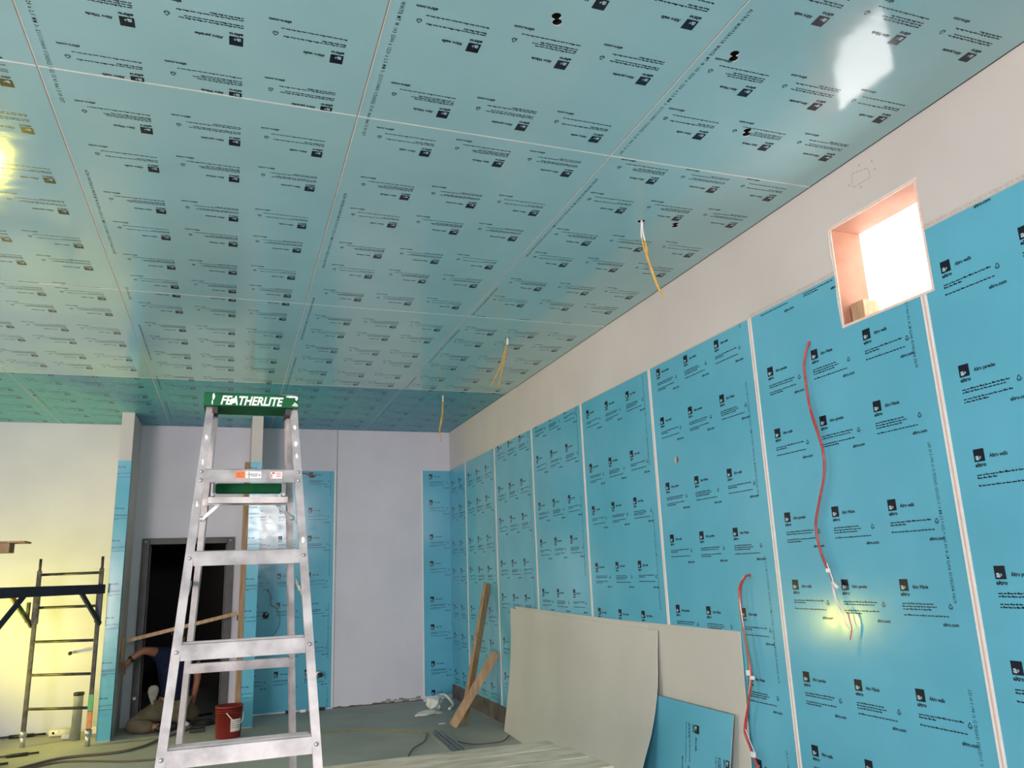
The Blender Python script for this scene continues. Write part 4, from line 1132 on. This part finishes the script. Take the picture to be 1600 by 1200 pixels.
# back wall services: hook-up wire, round box, pipe stub, small red wire
t = thing('wall_cable', 'thin grey cable looping down the back blue sheet', 'cable', (-2.37, 0, 1.43))
b = NB(); tube(b, [(-2.40, 0.004, 1.47), (-2.385, -.02, 1.46), (-2.345, -.03, 1.38), (-2.345, -.03, 1.30), (-2.27, -.03, 1.22), (-2.235, -.03, 1.10), (-2.27, -.03, 0.98), (-2.36, -.025, 0.87), (-2.42, -.015, .84)], .0065, 6); obj('cable_body', b, GREY_WIRE, t)
t = thing('round_junction_box', 'round dark junction hole on the back blue sheet beside the cable', 'fitting', (-2.405, 0, 1.165))
b = NB(); lathe(b, [(0, -0.012), (0.034, -0.012), (0.040, -0.004), (0.040, 0.002), (0, 0.002)], (-2.405, 0, 1.165), 18, axis='Y'); obj('box_body', b, BLACK, t)
b = NB(); lathe(b, [(0, -0.020), (0.010, -0.018), (0.012, -0.012), (0, -0.012)], (-2.395, 0, 1.18), 10, axis='Y'); obj('box_knockout', b, WHT_WIRE, t)
t = thing('pipe_stub', 'capped steel pipe stub sticking out of the back blue sheet', 'pipe', (-1.745, 0, 0.425))
b = NB(); lathe(b, [(0, -0.10), (0.018, -0.10), (0.020, -0.09), (0.020, 0.003)], (-1.745, 0, 0.425), 14, axis='Y'); obj('stub_body', b, STEEL, t)
b = NB(); lathe(b, [(0, -0.165), (0.026, -0.162), (0.028, -0.11), (0.020, -0.10)], (-1.735, 0, 0.425), 14, axis='Y'); obj('stub_cap', b, BLACK, t)
b = NB(); lathe(b, [(0.02, -0.012), (0.042, -0.010), (0.044, 0.0), (0.02, 0.0)], (-1.745, 0, 0.425), 16, axis='Y'); obj('stub_flange', b, STEEL, t)
b = NB(); tube(b, [(-1.86, 0.004, 2.905), (-1.885, -.03, 2.90), (-1.95, -.05, 2.93), (-2.03, -.05, 2.94), (-2.10, -.04, 2.95)], .007, 6); tube(b, [(-1.85, 0.004, 2.905), (-1.875, -.02, 2.90)], .015, 8, smooth=False)
tag(obj('red_wire_tail', b, RED_WIRE), 'short red wire tail poking from the top of the back blue sheet', 'wire')

# ------------------------------------------------------------------ the person kneeling in the doorway
def skin_mesh(name, verts, edges, radii, m_, parent, root=0, sub=2):
    me = bpy.data.meshes.new('tmp'); me.from_pydata([tuple(v) for v in verts], edges, [])
    o = bpy.data.objects.new('tmp', me); COL.objects.link(o)
    o.modifiers.new('skin', 'SKIN'); s = o.modifiers.new('sub', 'SUBSURF'); s.levels = sub
    for i, r in enumerate(radii):
        r2 = r if isinstance(r, tuple) else (r, r)
        me.skin_vertices[0].data[i].radius = r2
        me.skin_vertices[0].data[i].use_root = (i == root)
    dg = bpy.context.evaluated_depsgraph_get()
    me2 = bpy.data.meshes.new_from_object(o.evaluated_get(dg))
    bpy.data.objects.remove(o); bpy.data.meshes.remove(me)
    me2.name = name
    if parent is not None: me2.transform(Matrix.Translation(-wloc(parent)))
    for p in me2.polygons: p.use_smooth = True
    me2.materials.clear()
    return link_mesh(name, me2, parent, [m_])

def make_person():
    t = thing('person', 'person in navy shirt and khaki trousers kneeling in the dark doorway, arm stretched left', 'person', (-3.40, -0.30, 0))
    J = dict(pelvis=(-3.42, -.28, .25), waist=(-3.40, -.27, .42), chest=(-3.385, -.27, .66), neck=(-3.375, -.27, .885), chin=(-3.37, -.255, .95), crown=(-3.368, -.25, 1.10),
             lsh=(-3.555, -.30, .82), lel=(-3.735, -.47, .872), lwr=(-3.865, -.50, .775), lhand=(-3.905, -.515, .735),
             rsh=(-3.20, -.27, .81), rel=(-3.150, -.25, .52), rwr=(-3.195, -.22, .235), rhand=(-3.215, -.21, .17),
             lhip=(-3.53, -.30, .20), lkn=(-3.83, -.52, .085), lan=(-3.55, -.56, .065), ltoe=(-3.42, -.57, .045),
             rhip=(-3.31, -.26, .20), rkn=(-3.16, -.10, .10), ran=(-3.37, .02, .07), rtoe=(-3.47, .05, .045))
    order = list(J)
    E_ = [('pelvis', 'waist'), ('waist', 'chest'), ('chest', 'neck'), ('neck', 'chin'), ('chin', 'crown'), ('chest', 'lsh'), ('lsh', 'lel'), ('lel', 'lwr'), ('lwr', 'lhand'),
          ('chest', 'rsh'), ('rsh', 'rel'), ('rel', 'rwr'), ('rwr', 'rhand'), ('pelvis', 'lhip'), ('lhip', 'lkn'), ('lkn', 'lan'), ('lan', 'ltoe'), ('pelvis', 'rhip'), ('rhip', 'rkn'), ('rkn', 'ran'), ('ran', 'rtoe')]
    R0 = dict(pelvis=.13, waist=.12, chest=(.16, .12), neck=.055, chin=.075, crown=.085, lsh=.065, lel=.044, lwr=.029, lhand=.032, rsh=.065, rel=.044, rwr=.029, rhand=.032,
              lhip=.10, lkn=.065, lan=.042, ltoe=.035, rhip=.10, rkn=.065, ran=.042, rtoe=.035)
    # fingers grow from each palm in the same surface
    vs = [V(*J[k]) for k in order]; rad = [R0[k] for k in order]; ed = [(order.index(a), order.index(c)) for a, c in E_]
    def hand(key, fwd, side, curl):
        p = V(*J[key]); fwd = V(*fwd).normalized(); side = V(*side).normalized(); curl = V(*curl).normalized()
        for k, ln in enumerate((.062, .072, .067, .052)):
            base = p + fwd * .035 + side * (.030 - .020 * k)
            mid = base + fwd * ln * .55; tip = mid + (fwd * .5 + curl * .8).normalized() * ln * .55
            i0 = len(vs); vs.extend([base, mid, tip]); rad.extend([.0095, .009, .0075])
            ed.extend([(order.index(key), i0), (i0, i0 + 1), (i0 + 1, i0 + 2)])
        base = p + side * .036 + fwd * .002; tip = base + (fwd * .7 + side * .6).normalized() * .05
        i0 = len(vs); vs.extend([base, tip]); rad.extend([.011, .009]); ed.extend([(order.index(key), i0), (i0, i0 + 1)])
    hand('lhand', (-.10, -.25, -.9), (-.1, -1, .3), (.5, .2, -1))
    hand('rhand', (-.25, .1, -1), (-.4, -1, 0), (-1, 0, -.3))
    skin_mesh('body', vs, ed, rad, SKIN, t)
    g = 0.016
    def garment(nm, keys, m_, extra, endcut=None):
        ks = list(keys); vv = [V(*J[k]) for k in ks]; ee = [(ks.index(a), ks.index(c)) for a, c in E_ if a in ks and c in ks]
        rr_ = []
        for k in ks:
            r_ = R0[k]; rr_.append(tuple(q + extra for q in r_) if isinstance(r_, tuple) else r_ + extra)
        if endcut:
            for a, c, f_ in endcut:
                i = len(vv); vv.append(V(*J[a]).lerp(V(*J[c]), f_)); ee.append((ks.index(a), i))
                ra = R0[a] if not isinstance(R0[a], tuple) else R0[a][0]; rc = R0[c]
                rr_.append(ra + (rc - ra) * f_ + extra)
        return skin_mesh(nm, vv, ee, rr_, m_, t)
    garment('shirt', ['pelvis', 'waist', 'chest', 'lsh', 'rsh'], NAVY, .036, [('lsh', 'lel', .45), ('rsh', 'rel', .5), ('chest', 'neck', .85)])
    garment('trousers', ['pelvis', 'lhip', 'lkn', 'lan', 'rhip', 'rkn', 'ran'], KHAKI, .026)
    # head: hair cap, face features on the far side
    b = NB(); bmesh.ops.create_uvsphere(b, u_segments=20, v_segments=14, radius=1.0)
    for v in b.verts: v.co = V(-3.368 + v.co.x * .088, -.262 + v.co.y * .10, 1.055 + v.co.z * .115)
    bmesh.ops.delete(b, geom=[v for v in b.verts if v.co.y > -.215 and v.co.z < 1.10], context='VERTS')
    obj('hair', b, HAIR, t, smooth=True)
    b = NB(); tube(b, [(-3.368, -.150, 1.045), (-3.368, -.138, 1.025), (-3.368, -.150, 1.018)], .012, 8); obj('nose', b, SKIN, t)
    for s in (-1, 1):
        b = NB(); bmesh.ops.create_uvsphere(b, u_segments=10, v_segments=8, radius=.012, matrix=Matrix.Translation((-3.368 + s * .032, -.168, 1.055))); obj('eye', b, PAINT_W, t, smooth=True)
        b = NB(); bmesh.ops.create_uvsphere(b, u_segments=10, v_segments=8, radius=1.0)
        for v in b.verts: v.co = V(-3.368 + s * .088 + v.co.x * .010, -.25 + v.co.y * .018, 1.035 + v.co.z * .030)
        obj('ear', b, SKIN, t, smooth=True)
    b = NB(); tube(b, [(-3.390, -.160, .992), (-3.368, -.152, .990), (-3.346, -.160, .992)], .006, 6); obj('mouth', b, RED_WIRE, t)
    # dark wristband on the stretched arm
    b = NB(); c = V(*J['lel']).lerp(V(*J['lwr']), .88); d = (V(*J['lwr']) - V(*J['lel'])).normalized()
    tube(b, [c - d * .016, c + d * .016], .038, 14, smooth=False); obj('wristband', b, BLACK, t)
    # grey cloth pouch hanging at the hip
    b = NB(); lathe(b, [(0, -.115), (.012, -.11), (.022, -.08), (.045, -.02), (.058, .03), (.055, .07), (.03, .095), (0, .10)], (-3.605, -.40, .385), 16, sy=.55); obj('hip_rag', b, RAG, t, smooth=True)
    for k, p_ in (('ltoe', (-3.44, -.57, .05)), ('rtoe', (-3.46, .05, .05))):
        b = NB(); bmesh.ops.create_uvsphere(b, u_segments=16, v_segments=10, radius=1.0)
        for v in b.verts: v.co = V(p_[0] + v.co.x * .135, p_[1] + v.co.y * .05, max(.002, p_[2] + v.co.z * .05))
        obj('shoe', b, BLACK, t, smooth=True)
make_person()
b = NB(); bmesh.ops.create_icosphere(b, subdivisions=2, radius=1.0)
for v in b.verts: v.co = V(-3.26 + v.co.x * .05 * (1 + .2 * math.sin(9 * v.co.y)), -.285 + v.co.y * .04, max(.001, .025 + v.co.z * .03 * (1 + .3 * math.sin(7 * v.co.x))))
tag(obj('white_cloth', b, PAINT_W), 'crumpled white cloth on the floor under the kneeling person\'s right hand', 'cloth')
